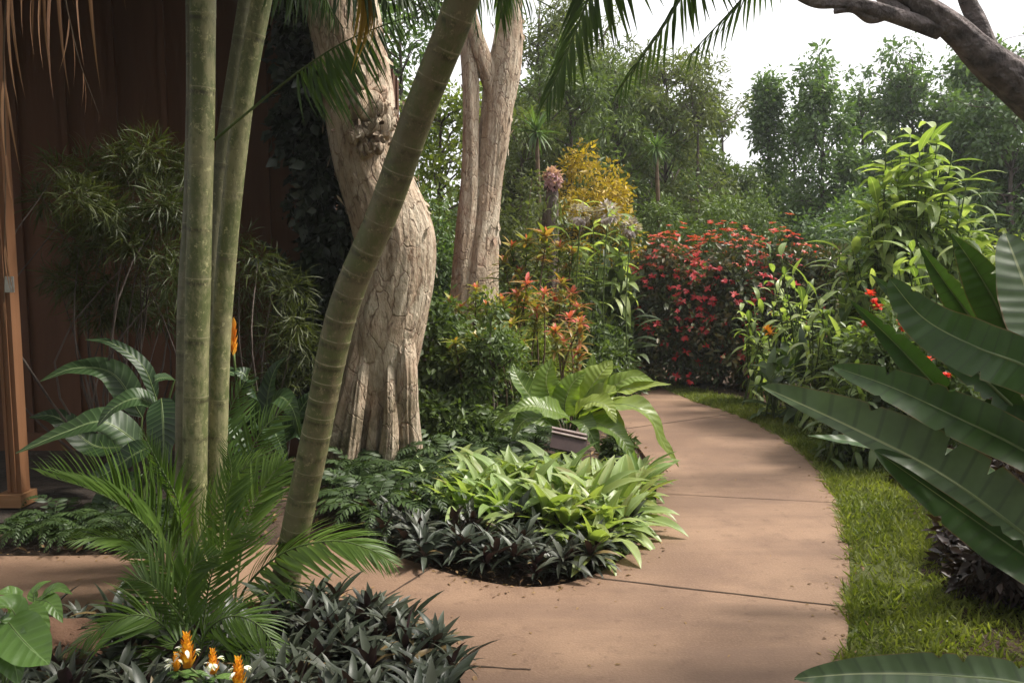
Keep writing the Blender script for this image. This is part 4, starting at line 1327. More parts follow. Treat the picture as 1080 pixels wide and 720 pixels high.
tree("olive_tree", "olive tree closing the gap just past the forked pink trunk", "tree", 548, 13.2, 120, .7, n=50, per=120, leaf=.11, group=BG, mat="tree_olive", profile="column", low=.1, sparse_top=4, rad=(.2, .36), tpl=RH_N)
for (px, Y, top, sp, lab) in [(596, 19.5, 60, 1.7, "dense far tree glimpsed above the flowering stump"), (652, 20.5, 95, 1.8, "dense far tree behind the olive crowns near the taller spiky plant"), (722, 20, 120, 1.6, "dense far tree where the white gap of sky begins"), (535, 18, 90, 1.4, "dense far tree just beyond the forked pink trunk's side"), (930, 21, 100, 2.2, "dense far tree behind the tallest dark one"), (1030, 20, 80, 2.0, "dense far tree behind the limb's dark trees")]:
    tree("dark_tree", lab, "tree", px, Y, top, sp, n=80, per=130, leaf=.13, group=BG, mat="tree_mid", profile="cone2", low=.05, sparse_top=8, rad=(.28, .5), tpl=RH_W)
# unseen big trees added for shade behind and beside the viewpoint, and the limb added to shade the near walk
for (x, y, sp, H, lab) in [(-4.4, 1.9, 3.0, 7.3, "unseen broad tree added to shade the porch end of the side walk"), (-1.2, -3.6, 3.2, 8.0, "unseen broad tree added for shade behind the viewpoint where the walk begins"), (4.2, -2.6, 2.8, 7.5, "unseen broad tree added for shade behind the big paddle leaves")]:
    t = thing("added_shade_tree", lab, "tree", (x, y, 0), "unseen trees added for shade round the near end of the walk")
    m = MB()
    q = spline([[x, y, -.1], [x + .15, y, 1.5], [x, y + .1, 3.2], [x - .1, y, 4.6]], 60)
    tube(m, q, np.linspace(.26, .15, 60), seg=24, disp=bark_disp(x + 40, .12))
    C = ellipsoid_pts((x, y, H - 2.2), (sp, sp, 1.9), 110, .2)
    limbs(m, [q[-1]] * 20, C[:20], .07, .015)
    m.build("trunk", M["bark"], t)
    m = MB(); clumps(m, RH_W, C, rng.uniform(.6, .95, 110), 150, .17, down=.3)
    m.build("crown", M["tree_dark"], t)
# rounded bushes in front of them
def bush(name, label, px, Y, top, spread, mat, leaf=.06, n=60, per=160, rad=(.2, .34), cat="shrub", tpl=None, group=None, depth=.8, zlow=.15, stems=5, rsy=None):
    tp = P(px, top, Y)
    H = tp[2]
    t = thing(name, label, cat, (tp[0], Y, 0), group)
    d = rnd(n); d[:, 2] = np.abs(d[:, 2])
    q = .45 + .55 * rng.random(n) ** .6
    rm = np.mean(rad)
    C = np.stack([tp[0] + d[:, 0] * spread * q, Y + d[:, 1] * spread * depth * q, zlow * H + d[:, 2] * (H * (1 - zlow) - rm * .7) * q], 1)
    m = MB()
    for i in range(stems):
        e = C[rng.integers(n)]
        limbs(m, [np.array([tp[0] + rng.normal() * .08, Y + rng.normal() * .08, -.04])], [e], .022, .006, .05, 5)
    m.build("stem", M["twig"], t)
    m = MB()
    clumps(m, tpl or RH, C, rng.uniform(*rad, n), per, leaf)
    m.build("foliage", M[mat], t)
    return t, C


bush("round_shrub", "fine leaved rounded green shrub behind the red flowering hedge", 760, 14, 160, 1.35, "bush_fine", .065, 90, 200)
bush("round_shrub", "fine leaved green shrub below the airy olive tree", 690, 13.5, 185, .9, "bush_fine", .065, 60, 170)
bush("golden_shrub", "golden yellow leaved shrub glowing behind the mauve flower head", 622, 13, 148, .78, "gold", .075, 56, 110, rad=(.16, .3), zlow=.45)
bush("round_shrub", "dark green shrub between the two peeling trunks", 455, 11.5, 195, .55, "tree_dark", .07, 50, 150)
bush("round_shrub", "mid green shrub beneath the golden shrub", 650, 12.4, 205, .7, "tree_mid", .07, 46, 150)
bush("round_shrub", "olive shrub behind the forked pink trunk", 560, 12.0, 170, .8, "tree_olive", .07, 60, 150)
bush("round_shrub", "dark shrub behind the pale drooping leaf stand", 960, 12.5, 170, 1.6, "tree_dark", .08, 80, 170)
bush("round_shrub", "yellow green shrub showing behind the upright paddle leaves", 1072, 9.5, 232, .7, "tree_yellow", .08, 50, 130)
bush("round_shrub", "dark shrub closing the gap beyond the red hedge's end", 880, 13.2, 185, .9, "tree_dark", .08, 60, 170)
# spiky heads on thin stems
def spiky(label, px, Y, ty, by, L=.55):
    c = P(px, 300, Y)
    t = thing("dracaena", label, "plant", (c[0], Y, 0), "thin stemmed spiky plants beyond the shrubs")
    m = MB()
    tp = P(px, ty, Y)
    tube(m, spline([[c[0] - .05, Y, -.03], [c[0] + .04, Y, tp[2] * .5], tp], 14), np.linspace(.05, .03, 14), seg=8)
    m.build("stem", M["twig"], t)
    m = MB()
    n = 80
    d = norm(rnd(n) + [0, 0, .25])
    scatter(m, leaf_tpl("needle", .085, 4, 2, .5, .2), np.repeat(tp[None], n, 0), d, None, L * rng.uniform(.7, 1.1, n))
    m.build("leaf_head", M["tree_dark"], t)
spiky("spiky headed plant on a thin stem between the golden shrub and the red hedge's back", 692, 13.6, 156, 240, .4)
spiky("spiky headed plant beside the forked pink trunk", 566, 12.2, 140, 240, .45)
# far wood closing every gap low down
m = MB()
n = 300
C = np.stack([rng.uniform(-22, 26, n), 24 + rng.random(n) * 2.5, rng.random(n) ** .8 * 3.9 + .2], 1)
clumps(m, RH_W, C, rng.uniform(.6, 1.0, n), 110, .24)
for (xa, xb, ya, yb, zt, k) in [(-11, 9, -7.5, -6.2, 5.2, 90), (-11, -9.6, -7, 4.4, 5.0, 60), (7.2, 8.4, -7, 4.5, 4.6, 60)]:  # unseen hedges added round the viewpoint to block low sky light
    Cb = np.stack([rng.uniform(xa, xb, k), rng.uniform(ya, yb, k), rng.random(k) * zt + .2], 1)
    clumps(m, RH_W, Cb, .9, 80, .24)
C2 = np.stack([np.full(40, 12) + rng.random(40) * 3, rng.uniform(9, 24, 40), rng.random(40) * 3.5 + .2], 1)
clumps(m, RH_W, C2, .9, 90, .24)
tag(m.build("foliage_and_light_screens", M["tree_mid"]), "far mass of green foliage closing the garden, with unseen hedges added to block low light", "foliage", kind="stuff")
# ------------------------------------------------------------------ shrubs against the hut
def wispy(label, px, Y, spots, n=260, L=.16, mat="wispy", down=.1, basepx=None):
    c = P(px, 300, Y)
    t = thing("wispy_shrub", label, "shrub", (c[0], Y, 0), "fine leaved shrubs against the hut")
    C = np.array([P(a, b, Y + rng.normal() * .15) for a, b, s in spots]); r = np.array([s for a, b, s in spots])
    m = MB()
    limbs(m, [np.array([c[0] + rng.normal() * .06, Y, -.03]) for _ in C], C, .010, .003, .02, 5)
    m.build("stem", M["bark"], t)
    m = MB()
    tp = leaf_tpl("needle", W=.055, nl=4, droop=1.1, fold=.1, lift=.2)
    clumps(m, tp, C, r, n, L, out=.9, down=down)
    m.build("foliage", M[mat], t)
    return t

wispy("wispy olive green shrub with threadlike leaves against the dark boards", 118, 5.6, [(x + rng.normal() * 6, y + rng.normal() * 6, rng.uniform(.10, .17)) for x, y in [(88, 165), (120, 158), (150, 160), (176, 170), (80, 195), (110, 195), (140, 190), (170, 200), (186, 190), (95, 225), (125, 225), (155, 230), (182, 225), (70, 250), (105, 255), (140, 262), (172, 262), (60, 290), (90, 300), (130, 300), (160, 310), (185, 300), (145, 330), (175, 340), (110, 330), (60, 170), (50, 215)]], n=300, L=.125)
wispy("smaller wispy shrub between the pale cluster stems and the peeling trunk", 280, 5.7, [(x + rng.normal() * 5, y + rng.normal() * 5, rng.uniform(.11, .18)) for x, y in [(262, 270), (290, 285), (265, 300), (300, 310), (280, 330), (310, 340), (262, 350), (295, 365), (320, 370), (275, 390), (250, 255), (305, 400), (330, 395)]], n=240, L=.11)
# dark creeper hanging on the hut's corner
m = MB()
C = np.array([P(332 + rng.normal() * 15, y, 6.32 + rng.normal() * .08) for y in np.linspace(-40, 430, 90)])
m2 = MB(); tube(m2, spline([P(325, 470, 6.45), P(320, 300, 6.42), P(330, 140, 6.42), P(322, 0, 6.42), P(326, -60, 6.42)], 60), .02, seg=6)
t = thing("creeper", "near black creeper climbing the hut corner behind the peeling trunk", "climber", (C[0][0], 6.4, 0))
m2.build("stem", M["twig"], t)
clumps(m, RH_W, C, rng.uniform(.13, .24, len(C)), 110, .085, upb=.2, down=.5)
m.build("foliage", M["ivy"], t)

# broad dark plants by the hut
def big_leaf(parent, ctrl, W, mat, shape="ovate", normal=(0, 0, 1), rib=.006, ribmat="greenstem", petiole=None, label=None, name="leaf", **kw):
    """one big leaf as a part, with its midrib (and stalk) as a sub-part"""
    m = MB()
    pts, N = blade(m, [P(*k) for k in ctrl], W, shape, normal, tint=kw.pop("tint", rng.random()), **kw)
    o = m.build(name, M[mat], parent, label=label)
    s = MB()
    line = pts - N * rib * .45
    k = len(line)
    rr = np.linspace(rib, rib * .18, k)
    if petiole is not None:
        st = spline(list(petiole) + [line[0]], 16)[:-1]
        line = np.vstack([st, line]); rr = np.concatenate([np.full(len(st), rib * 1.15), rr])
    tube(s, line, rr, seg=7)
    s.build("midrib", M[ribmat], o)
    return o

c = G(150, 540)
t = thing("broad_leaf_plant", "dark glossy plant of big oval leaves with pale midribs low against the hut", "plant", (c[0], c[1], 0))
c0 = np.array([c[0], c[1], .05])
for ctrl, W in [
    ([(150, 470, 5.1), (110, 445, 5.0), (70, 455, 4.95), (16, 478, 4.9)], .24), ([(150, 440, 5.2), (120, 395, 5.2), (80, 388, 5.15), (42, 402, 5.1)], .20), ([(165, 420, 5.2), (150, 385, 5.2), (118, 362, 5.2), (90, 358, 5.2)], .10),
    ([(168, 430, 5.0), (145, 420, 4.9), (120, 430, 4.85), (102, 450, 4.82)], .17), ([(170, 420, 4.9), (172, 445, 4.8), (172, 480, 4.75), (166, 522, 4.75)], .20), ([(184, 400, 5.0), (176, 398, 4.95), (165, 400, 4.9), (160, 405, 4.9)], .10),
    ([(160, 470, 4.9), (140, 480, 4.85), (110, 500, 4.8), (76, 510, 4.8)], .20), ([(185, 440, 5.2), (205, 400, 5.2), (230, 390, 5.2), (262, 398, 5.2)], .17), ([(140, 470, 5.2), (100, 470, 5.3), (60, 440, 5.3), (30, 440, 5.3)], .2),
    ([(190, 480, 4.9), (215, 450, 4.85), (240, 450, 4.8), (262, 470, 4.8)], .18), ([(170, 470, 5.0), (190, 450, 5.0), (214, 430, 5.0), (238, 430, 5.0)], .18), ([(150, 500, 4.9), (120, 520, 4.85), (100, 540, 4.8), (80, 552, 4.8)], .17)]:
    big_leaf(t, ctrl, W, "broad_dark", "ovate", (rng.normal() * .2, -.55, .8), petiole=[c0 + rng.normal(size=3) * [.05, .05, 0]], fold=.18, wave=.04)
c = G(285, 510)
t = thing("broad_leaf_plant", "dark broad leaved plant with arching leaves behind the leaning palm's foot", "plant", (c[0], c[1], 0))
c0 = np.array([c[0], c[1], .05])
for ctrl, W in [([(275, 470, 5.2), (270, 420, 5.1), (258, 395, 5.0), (242, 390, 5.0)], .16), ([(285, 460, 5.2), (292, 420, 5.1), (308, 430, 5.0), (318, 465, 4.95)], .15), ([(280, 470, 5.1), (265, 440, 5.0), (252, 445, 4.9), (243, 470, 4.9)], .15), ([(290, 470, 5.2), (312, 440, 5.2), (326, 420, 5.2), (338, 412, 5.2)], .14), ([(283, 470, 5.0), (284, 450, 4.9), (292, 460, 4.8), (304, 490, 4.78)], .15), ([(280, 470, 5.2), (282, 420, 5.3), (290, 390, 5.3), (302, 376, 5.3)], .15), ([(270, 480, 5.0), (262, 470, 4.9), (256, 490, 4.85), (256, 516, 4.85)], .15), ([(295, 470, 5.2), (318, 455, 5.1), (332, 470, 5.1), (338, 492, 5.1)], .14)]:
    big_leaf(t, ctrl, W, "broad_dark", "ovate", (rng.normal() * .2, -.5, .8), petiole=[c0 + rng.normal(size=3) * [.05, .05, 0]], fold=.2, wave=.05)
# orange flower beside the cluster palm
c = P(246, 360, 5.0)
t = thing("heliconia", "single upright orange flower glowing in the shade beside the pale cluster stems", "flower", (c[0], 5.0, 0))
m = MB(); tube(m, spline([[c[0], 5.0, -.02], [c[0] + .02, 5.0, .6], c - [0, 0, .06]], 14), .008, seg=6); m.build("stem", M["greenstem"], t)
m = MB()
for k in range(12):
    z = k / 11
    a = k * 2.2
    scatter(m, leaf_tpl("lance", .5, 4, 2, -.3, .5), c + [0, 0, -.10 + .16 * z], [[math.cos(a) * .45, math.sin(a) * .45, 1]], [[-math.cos(a), -math.sin(a), .3]], .10, [rng.random()])
m.build("bract", M["orange"], t)

# ------------------------------------------------------------------ middle beds
# ferny ground cover round the paperbark's foot
fern_meshes = []
for v in range(4):
    m, s = MB(), MB()
    for k in range(13):
        a = k * 2.4 + rng.random() * .5
        el = rng.uniform(.5, 1.2)
        d = np.array([math.cos(a), math.sin(a), 0])
        L = rng.uniform(.24, .38)
        frond(m, m, [[0, 0, 0], d * L * .35 + [0, 0, L * .55 * el], d * L * .8 + [0, 0, L * .6 * el], d * L * 1.15 + [0, 0, L * .30 * el]], n=15, ll=.085, ang=68, g=.1, lift=.1, r=.003, t0=.15, tpl=leaf_tpl("lance", .3, 3, 2, .4, .15))
    fern_meshes.append(m.mesh("fern", M["fern"]))
FG = "ferns covering the ground round the paperbark's foot"
spots = []
for _ in range(400):
    px, py = rng.uniform(352, 566), rng.uniform(440, 560)
    if py > 470 + (px - 352) * .0 + 95 - abs(px - 420) * .2 or py < 440:
        continue
    if px > 460 and py > 520:
        continue
    q = G(px, py)
    if abs(q[0] + 1.05) < .36 and abs(q[1] - 6.15) < .25:
        continue
    if inside(q[None, :2], outline)[0] or any(np.linalg.norm(q - z) < .17 for z in spots):
        continue
    spots.append(q)
for q in spots[:85]:
    o = bpy.data.objects.new("fern", fern_meshes[int(rng.integers(4))]); COL.objects.link(o)
    o.location = (q[0], q[1], .01); o.rotation_euler = (0, 0, rng.random() * 6.3); s = rng.uniform(.75, 1.15); o.scale = (s, s, s)
    tag(o, "low dark green fern in the ground cover round the peeling trunk's foot", "fern", FG)

for px, py in [(22, 574), (50, 570), (78, 576), (104, 570), (132, 575), (160, 569), (186, 572), (60, 562), (116, 561), (145, 562), (90, 564), (172, 561)]:
    q = G(px, py)
    o = bpy.data.objects.new("fern", fern_meshes[int(rng.integers(4))]); COL.objects.link(o)
    o.location = (q[0], q[1] + .05, -.01); o.rotation_euler = (0, 0, rng.random() * 6.3); s = rng.uniform(.6, .85); o.scale = (s, s, s)
    tag(o, "small dark fern in the narrow strip between the porch slab and the side walk", "fern", "ferns between the porch and the side walk")
# leafy small trees and shrubs between the trunk and the big light plant
bush("leafy_shrub", "dense dark green small leaved shrub touching the peeling trunk's edge", 466, 7.2, 305, .30, "shrubdk", .07, 46, 80, rad=(.12, .2), zlow=.3)
bush("leafy_shrub", "dark green shrub beneath the small dense one by the trunk", 478, 6.7, 392, .42, "shrubdk", .065, 50, 110, rad=(.12, .2), zlow=.1)
bush("leafy_shrub", "mid green shrub below the forked pink trunk", 515, 8.6, 300, .36, "tree_yellow", .07, 34, 70, rad=(.12, .22), zlow=.2)
bush("leafy_shrub", "bright green low shrub beside the thin dark sapling stem", 545, 7.6, 362, .34, "tree_mid", .06, 36, 80, rad=(.12, .2), zlow=.1)
t = tree("sapling", "sapling with one thin dark stem and a flat spread of small leaves", "tree", 520, 6.9, 352, .38, mat="shrubdk", leaf=.06, n=26, per=80, profile="fan", low=.62, trunk_r=.026, rad=(.09, .16))
bush("leafy_shrub", "yellow green shrub under the coloured crotons", 560, 8.8, 300, .5, "tree_yellow", .06, 46, 90, rad=(.12, .2), zlow=.2)
bush("leafy_shrub", "dark shrub at the bend behind the big light plant", 622, 9.6, 330, .5, "shrubdk", .07, 50, 120, rad=(.14, .24), zlow=.1)
bush("leafy_shrub", "dark shrub filling the bend of the walk below the tall ginger", 560, 10.8, 270, .7, "tree_mid", .07, 60, 120, rad=(.14, .24), zlow=.1)
LCR = leaf_tpl("lance", .28, 4, 2, .5, .2)
def croton(label, px, Y, heads, mat, L=.2, n=26, topmat=None):
    c = P(px, 300, Y)
    t = thing("croton", label, "shrub", (c[0], Y, 0), "crotons with coloured leaves along the bend")
    st, m = MB(), MB()
    tops_ = []
    for (hx, hy) in heads:
        h = P(hx, hy, Y + rng.normal() * .12)
        root = np.array([c[0] + rng.normal() * .05, Y, -.02])
        tube(st, spline([root, (root + h) / 2 + rng.normal(size=3) * .05, h], 10), np.linspace(.014, .006, 10), seg=5)
        for z in np.linspace(-.45, 0, 3):
            rosette(m, h + [0, 0, z * .45], n // 2, L, [LCR, LANCE], 60, -15, tint=(0, .55) if z < -.1 else (.3, 1))
        if topmat:
            b = MB()
            rosette(b, h + [0, 0, .02], 7, L * .5, [LCR], 75, 15)
            tops_.append(b)
    st.build("stem", M["twig"], t)
    m.build("foliage", M[mat], t)
    for b in tops_:
        b.build("coloured_top", M[topmat], t)
croton("croton with yellow and orange leaves just below the forked pink trunk", 548, 9.0, [(540, 262), (556, 256), (532, 278), (568, 275), (548, 290), (576, 250)], "croton_y", .22, topmat="croton_top")
croton("yellow green croton with a red tip in the middle of the coloured shrubs", 553, 8.4, [(552, 316), (540, 330), (566, 328), (530, 318)], "croton_y", .18, topmat="croton_top")
croton("croton with pink red leaf tips standing over the big light plant", 602, 8.0, [(600, 336), (612, 342), (594, 362), (610, 372), (586, 350)], "croton_r", .17, topmat="croton_top")
croton("small croton with dull red tips nearest the dense dark shrub", 496, 8.2, [(486, 326), (502, 306), (512, 322), (476, 318)], "croton_y", .15, topmat="croton_top")
croton("orange tipped croton under the grey mauve flowers", 586, 9.6, [(590, 262), (604, 268), (578, 270), (596, 285)], "croton_y", .20, topmat="croton_top")

croton("croton with yellow green leaves and one coral head in front of the thin dark sapling", 530, 7.4, [(524, 350), (540, 342), (512, 362), (550, 362), (530, 376)], "croton_y", .16)
croton("low yellow croton between the dense dark shrub and the sapling", 496, 7.0, [(490, 372), (504, 360), (480, 362), (512, 384), (496, 394)], "croton_y", .15)
croton("coral tipped croton directly beneath the yellow and orange one", 560, 8.0, [(556, 300), (574, 310), (545, 312), (566, 330)], "croton_r", .16, topmat="croton_top")
croton("red tipped croton standing highest beside the tall bright ginger", 598, 9.2, [(592, 300), (604, 310), (586, 318), (610, 325)], "croton_r", .17, topmat="croton_top")
GL = [leaf_tpl("lance", .25, 6, 2, 1.2, .2), leaf_tpl("lance", .21, 6, 2, 1.9, .2, lift=.2), leaf_tpl("lance", .23, 6, 2, .7, .25)]
def ginger(label, px, Y, tops, L=.34, n=12, mat="ginger", basespread=.12, name="ginger_plant", group="stands of tall leafy canes", flower=None, low=.35, el=(55, -25)):
    c = P(px, 300, Y)
    t = thing(name, label, "plant", (c[0], Y, 0), group)
    st, m = MB(), MB()
    for hx, hy in tops:
        h = P(hx, hy, Y + rng.normal() * .15)
        root = np.array([c[0] + (h[0] - c[0]) * .45 + rng.normal() * basespread, Y + rng.normal() * basespread, -.02])
        mid = (root + h) / 2 + rng.normal(size=3) * .05 + [0, 0, .12]
        q = spline([root, mid, h], 24)
        tube(st, q, np.linspace(.013, .005, 24), seg=6)
        i0 = int(24 * low)
        for k in range(n):
            i = i0 + (23 - i0) * k / (n - 1)
            p = q[int(i)]
            a = (k % 2) * math.pi + rng.normal() * .5 + hx
            e = R(el[1] + (el[0] - el[1]) * (k / (n - 1)) ** 1.5 + rng.normal() * 10)
            d = [math.cos(a) * math.cos(e), math.sin(a) * math.cos(e), math.sin(e)]
            scatter(m, GL[int(rng.integers(3))], p, d, [[0, 0, 1.0]] + rng.normal(size=(1, 3)) * .2, L * rng.uniform(.7, 1.15), [rng.random()])
    st.build("stem", M["greenstem"], t)
    m.build("foliage", M[mat], t)
    if flower:
        b = MB()
        for fx, fy, fs in flower:
            p = P(fx, fy, Y - .3)
            rosette(b, p, 12, fs, [leaf_tpl("lance", .4, 3, 2, .3, .3)], 80, -10)
            tube(st, [p - [0, 0, .3], p], .005, seg=5)
        b.build("flower", M["orange"], t)
    return t
def jit(xs, ys, n, s=4):
    return [(rng.uniform(*xs), rng.uniform(*ys)) for _ in range(n)]
ginger("tall bright ginger stand rising behind the crotons at the bend", 636, 9.9, [(610, 228), (625, 222), (642, 224), (655, 238), (668, 232), (600, 250), (635, 255), (618, 275), (650, 270), (664, 262), (630, 300), (608, 300)], .40, 11)
ginger("tall narrow leaved reeds in shade left of the red hedge's edge", 655, 10.1, jit((640, 672), (285, 330), 16), .5, 9, mat="reed", el=(80, 35), low=.05, name="reed_clump")
# grey mauve flower heads and the mauve topped stump
for (px, py, Y, s, lab) in [(612, 226, 9.4, .12, "pale grey mauve flower head above the tall ginger, nearest the forked trunk"), (641, 224, 9.4, .13, "pale grey mauve flower head above the middle of the tall ginger"), (665, 240, 9.4, .09, "small pale grey mauve flower head at the ginger's edge beside the red hedge")]:
    p = P(px, py, Y)
    t = thing("flower_head", lab, "flower", (p[0], Y, 0))
    m = MB(); tube(m, spline([[p[0] + .04, Y, -.02], [p[0] - .04, Y, p[2] * .5], p], 16), .008, seg=5); m.build("stem", M["greenstem"], t)
    m = MB(); C = ellipsoid_pts(p, (s, s, s * .8), 140, .5); scatter(m, RH_W, C, norm(C - p), None, .075); m.build("blossom", M["greyflower"], t)
p = P(581, 192, 10.8)
t = thing("flowering_stump", "brown mossy stump topped with a mauve pink flower cluster", "stump", (p[0], 10.8, 0))
m = MB(); tube(m, spline([[p[0] - .02, 10.8, -.05], P(580, 250, 10.8), p - [0, 0, .05]], 80), np.linspace(.13, .09, 80), seg=40, disp=bark_disp(21, .14)); m.build("trunk", M["bark"], t)
m = MB(); C = ellipsoid_pts(p + [.02, -.06, .04], (.10, .10, .13), 220, .6); scatter(m, RH_W, C, norm(C - p) + rng.normal(size=(220, 3)) * .4 + [0, 0, -.6], None, .08); m.build("blossom", M["pink"], t)
m = MB(); C = ellipsoid_pts(P(579, 225, 10.7), (.2, .16, .32), 90, .7); scatter(m, LANCE_H, C, norm(rnd(90) + [0, -.5, -.6]), None, .16); m.build("moss", M["tree_olive"], t)

# red flowering hedge
LW = rhomb(.5, .15, .15)
def redbush(label, px, Y, top, spread, n, blooms):
    t, C = bush("red_hedge_shrub", label, px, Y, top, spread, "hedge", .085, n, 130, rad=(.16, .28), group="red flowering shrubs of the hedge", zlow=.08, stems=8, tpl=LW, depth=.7)
    b = MB()
    tp = P(px, top, Y)
    k = 0
    while k < blooms:
        d = rnd(1)[0]; d[2] = abs(d[2])
        if d[1] > .55 or (d[2] < .3 and rng.random() < .6):
            continue
        p = np.array([tp[0] + d[0] * spread * 1.06, Y + d[1] * spread * .76, tp[2] * .08 + d[2] * tp[2] * .93]) + rng.normal(size=3) * .07
        out = norm(d + [0, -.2, .6])
        nn = int(rng.integers(6, 12))
        a = rng.random(nn) * 6.283
        u = norm(np.cross(out, rnd(1)[0])); v = np.cross(out, u)
        dd = np.cos(a)[:, None] * u + np.sin(a)[:, None] * v + out * rng.uniform(.1, .7, nn)[:, None]
        tt = rng.random() * .4 + (.4 if d[2] > .75 else 0)
        scatter(b, rhomb(.42, .1, .2), np.repeat(p[None], nn, 0), dd, out, rng.uniform(.042, .075), np.clip(tt + rng.random(nn) * .35, 0, 1))
        k += 1
    tag(b.build("bracts", M["redbract"], t), kind="stuff")
redbush("red flowering shrub at the hedge end beside the shaded reeds", 706, 10.6, 246, .62, 56, 210)
redbush("red flowering shrub in the middle of the hedge, with the most scarlet heads", 764, 10.5, 240, .72, 66, 230)
redbush("red flowering shrub with orange tinged tops at the hedge end near the orange flower", 828, 10.4, 238, .62, 56, 130)
bush("leafy_shrub", "dusky bronze leaved shrub where the red hedge gives way to pale canes", 868, 10.2, 248, .45, "hedge", .08, 46, 110, rad=(.14, .24), zlow=.1)

# plants along the lawn's far edge
ginger("leafy cane stand with one orange flower in front of the red hedge", 836, 8.7, [(812, 268), (822, 300), (846, 318), (800, 318), (836, 290), (860, 330), (790, 340), (852, 300), (824, 270)], .30, 9, el=(70, -30), low=.25, flower=[(812, 352, .09), (808, 348, .07)])
ginger("low strap leaved clump at the lawn edge below the orange flower", 846, 8.2, jit((810, 880), (370, 410), 14), .40, 7, mat="frond_dark", el=(75, 20), low=.05, name="strap_leaf_clump")
ginger("dark green leafy stand between the orange flower and the pale canes", 892, 8.0, jit((868, 925), (300, 380), 14), .26, 9, mat="shrubdk", el=(60, -20), low=.1)
ginger("tallest stand of canes with long pale drooping leaves in front of the dark trees", 958, 8.1, [(935, 150), (960, 142), (985, 136), (1005, 160), (948, 190), (978, 185), (1020, 190), (925, 215), (968, 220), (1000, 225), (1030, 225), (915, 240), (900, 255), (945, 250), (985, 255), (1015, 255), (930, 275), (965, 280), (1000, 285), (1035, 260), (905, 290), (950, 300), (940, 170), (970, 160), (992, 175), (955, 205), (1012, 208), (935, 235), (990, 238), (960, 258), (1020, 270), (975, 300), (890, 280), (920, 300), (1005, 300), (928, 192), (946, 205), (962, 196), (982, 200), (998, 192), (918, 225), (938, 222), (955, 228), (972, 238), (1008, 238), (1022, 250), (900, 268), (925, 262), (955, 272), (990, 270), (940, 288), (950, 165), (974, 152), (988, 150), (1004, 175), (964, 182), (1016, 222), (944, 178), (932, 200), (1028, 240), (976, 215), (898, 245), (886, 265)], .40, 20, el=(40, -45), low=.38)
ginger("lower pale cane stand tucked behind the upright paddle leaves", 1000, 7.0, jit((930, 1060), (265, 340), 24), .30, 14, el=(50, -30), low=.3)
ginger("bushy green canes filling the gap under the pale drooping stand", 880, 7.6, jit((850, 930), (300, 390), 20), .26, 12, mat="ginger", el=(60, -25), low=.1)
ginger("short bright canes between the orange flower and the lawn", 815, 9.2, jit((780, 850), (300, 370), 18), .24, 11, mat="ginger", el=(60, -25), low=.1)
# shrub with red flowers behind the paddle leaves
t, C = bush("hibiscus_shrub", "dark leafy shrub dotted with scarlet flowers behind the big paddle leaves", 950, 6.6, 318, .62, "shrubdk", .075, 70, 110, rad=(.12, .22), zlow=.05, depth=.6)
for fx, fy, fs in [(912, 342, .045), (952, 340, .055), (978, 380, .055), (918, 310, .05), (926, 324, .05), (922, 318, .04), (998, 395, .04), (952, 346, .04)]:
    m = MB()
    p = P(fx, fy, 5.7)
    for k in range(3):
        rosette(m, p + rng.normal(size=3) * .008, 9, fs * .85, [leaf_tpl("obovate", .6, 3, 2, .5, .2)], 60, -20)
    m.build("flower", M["redflower"], t)
ginger("dark leafy canes behind the lowest paddle leaf", 905, 6.4, jit((880, 960), (385, 440), 14), .24, 8, mat="shrubdk", el=(60, -10), low=.1)
# maroon bushes at the lawn's near edge
for (px, py, Y, s, n) in [(1052, 600, 4.1, .26, 40), (1105, 640, 3.7, .36, 46), (1120, 590, 4.4, .5, 50), (990, 512, 5.3, .24, 36), (1075, 540, 4.8, .42, 50)]:
    lab = {1052: "small dark maroon bush on the lawn beneath the long pale ribbed leaf", 1105: "dark maroon bush nearest the low blade at the lawn's edge", 1120: "dark maroon bush beneath the big paddle leaves, furthest from the walk", 990: "dark bush in the shade under the tip of the ribbed leaf", 1075: "dark maroon bush deep under the crossing paddle leaves"}[px]
    q = G(px, py)
    b_, C = bush("maroon_bush", lab, px, q[1], py - s * 1.15 * FOCAL / q[1], s, "maroonbush", .06, n, 100, rad=(.09, .16), group="dark bushes under the paddle leaves", zlow=.08)
    if px in (1052, 1105):
        for k in range(3):
            m = MB()
            cc = C[rng.integers(len(C))] + [0, -.1, .05]
            rosette(m, cc, 7, .05, [LCR], 60, 0)
            m.build("flower", M["redflower"], b_)
# planting that continues past the paddle leaves, on the outer side of the walk
for x, y, h, s, mt, lab in [(3.9, 5.4, 1.1, .6, "shrubdk", "green shrub between the paddle leaves and the grey tree trunk"), (5.3, 4.3, 1.4, .8, "tree_mid", "green shrub in front of the grey tree trunk"), (3.9, 7.9, 1.5, .7, "tree_dark", "dark shrub behind the grey tree trunk, next to the pale canes"), (5.9, 6.0, 1.6, .8, "shrubdk", "green shrub past the grey tree trunk"), (3.6, 4.2, .6, .45, "maroonbush", "low maroon shrub at the foot of the paddle leaves"), (4.6, 3.0, .9, .6, "tree_mid", "low green shrub behind the paddle leaf stalks"), (5.6, 8.4, 1.8, .9, "tree_mid", "tall green shrub beyond the grey tree trunk")]:
    bush("outer_shrub", lab, 540 + FOCAL * x / y, y, 280 - (h - 1.6) / y * FOCAL, s, mt, .08, 44, 90, rad=(.14, .24), zlow=.06)
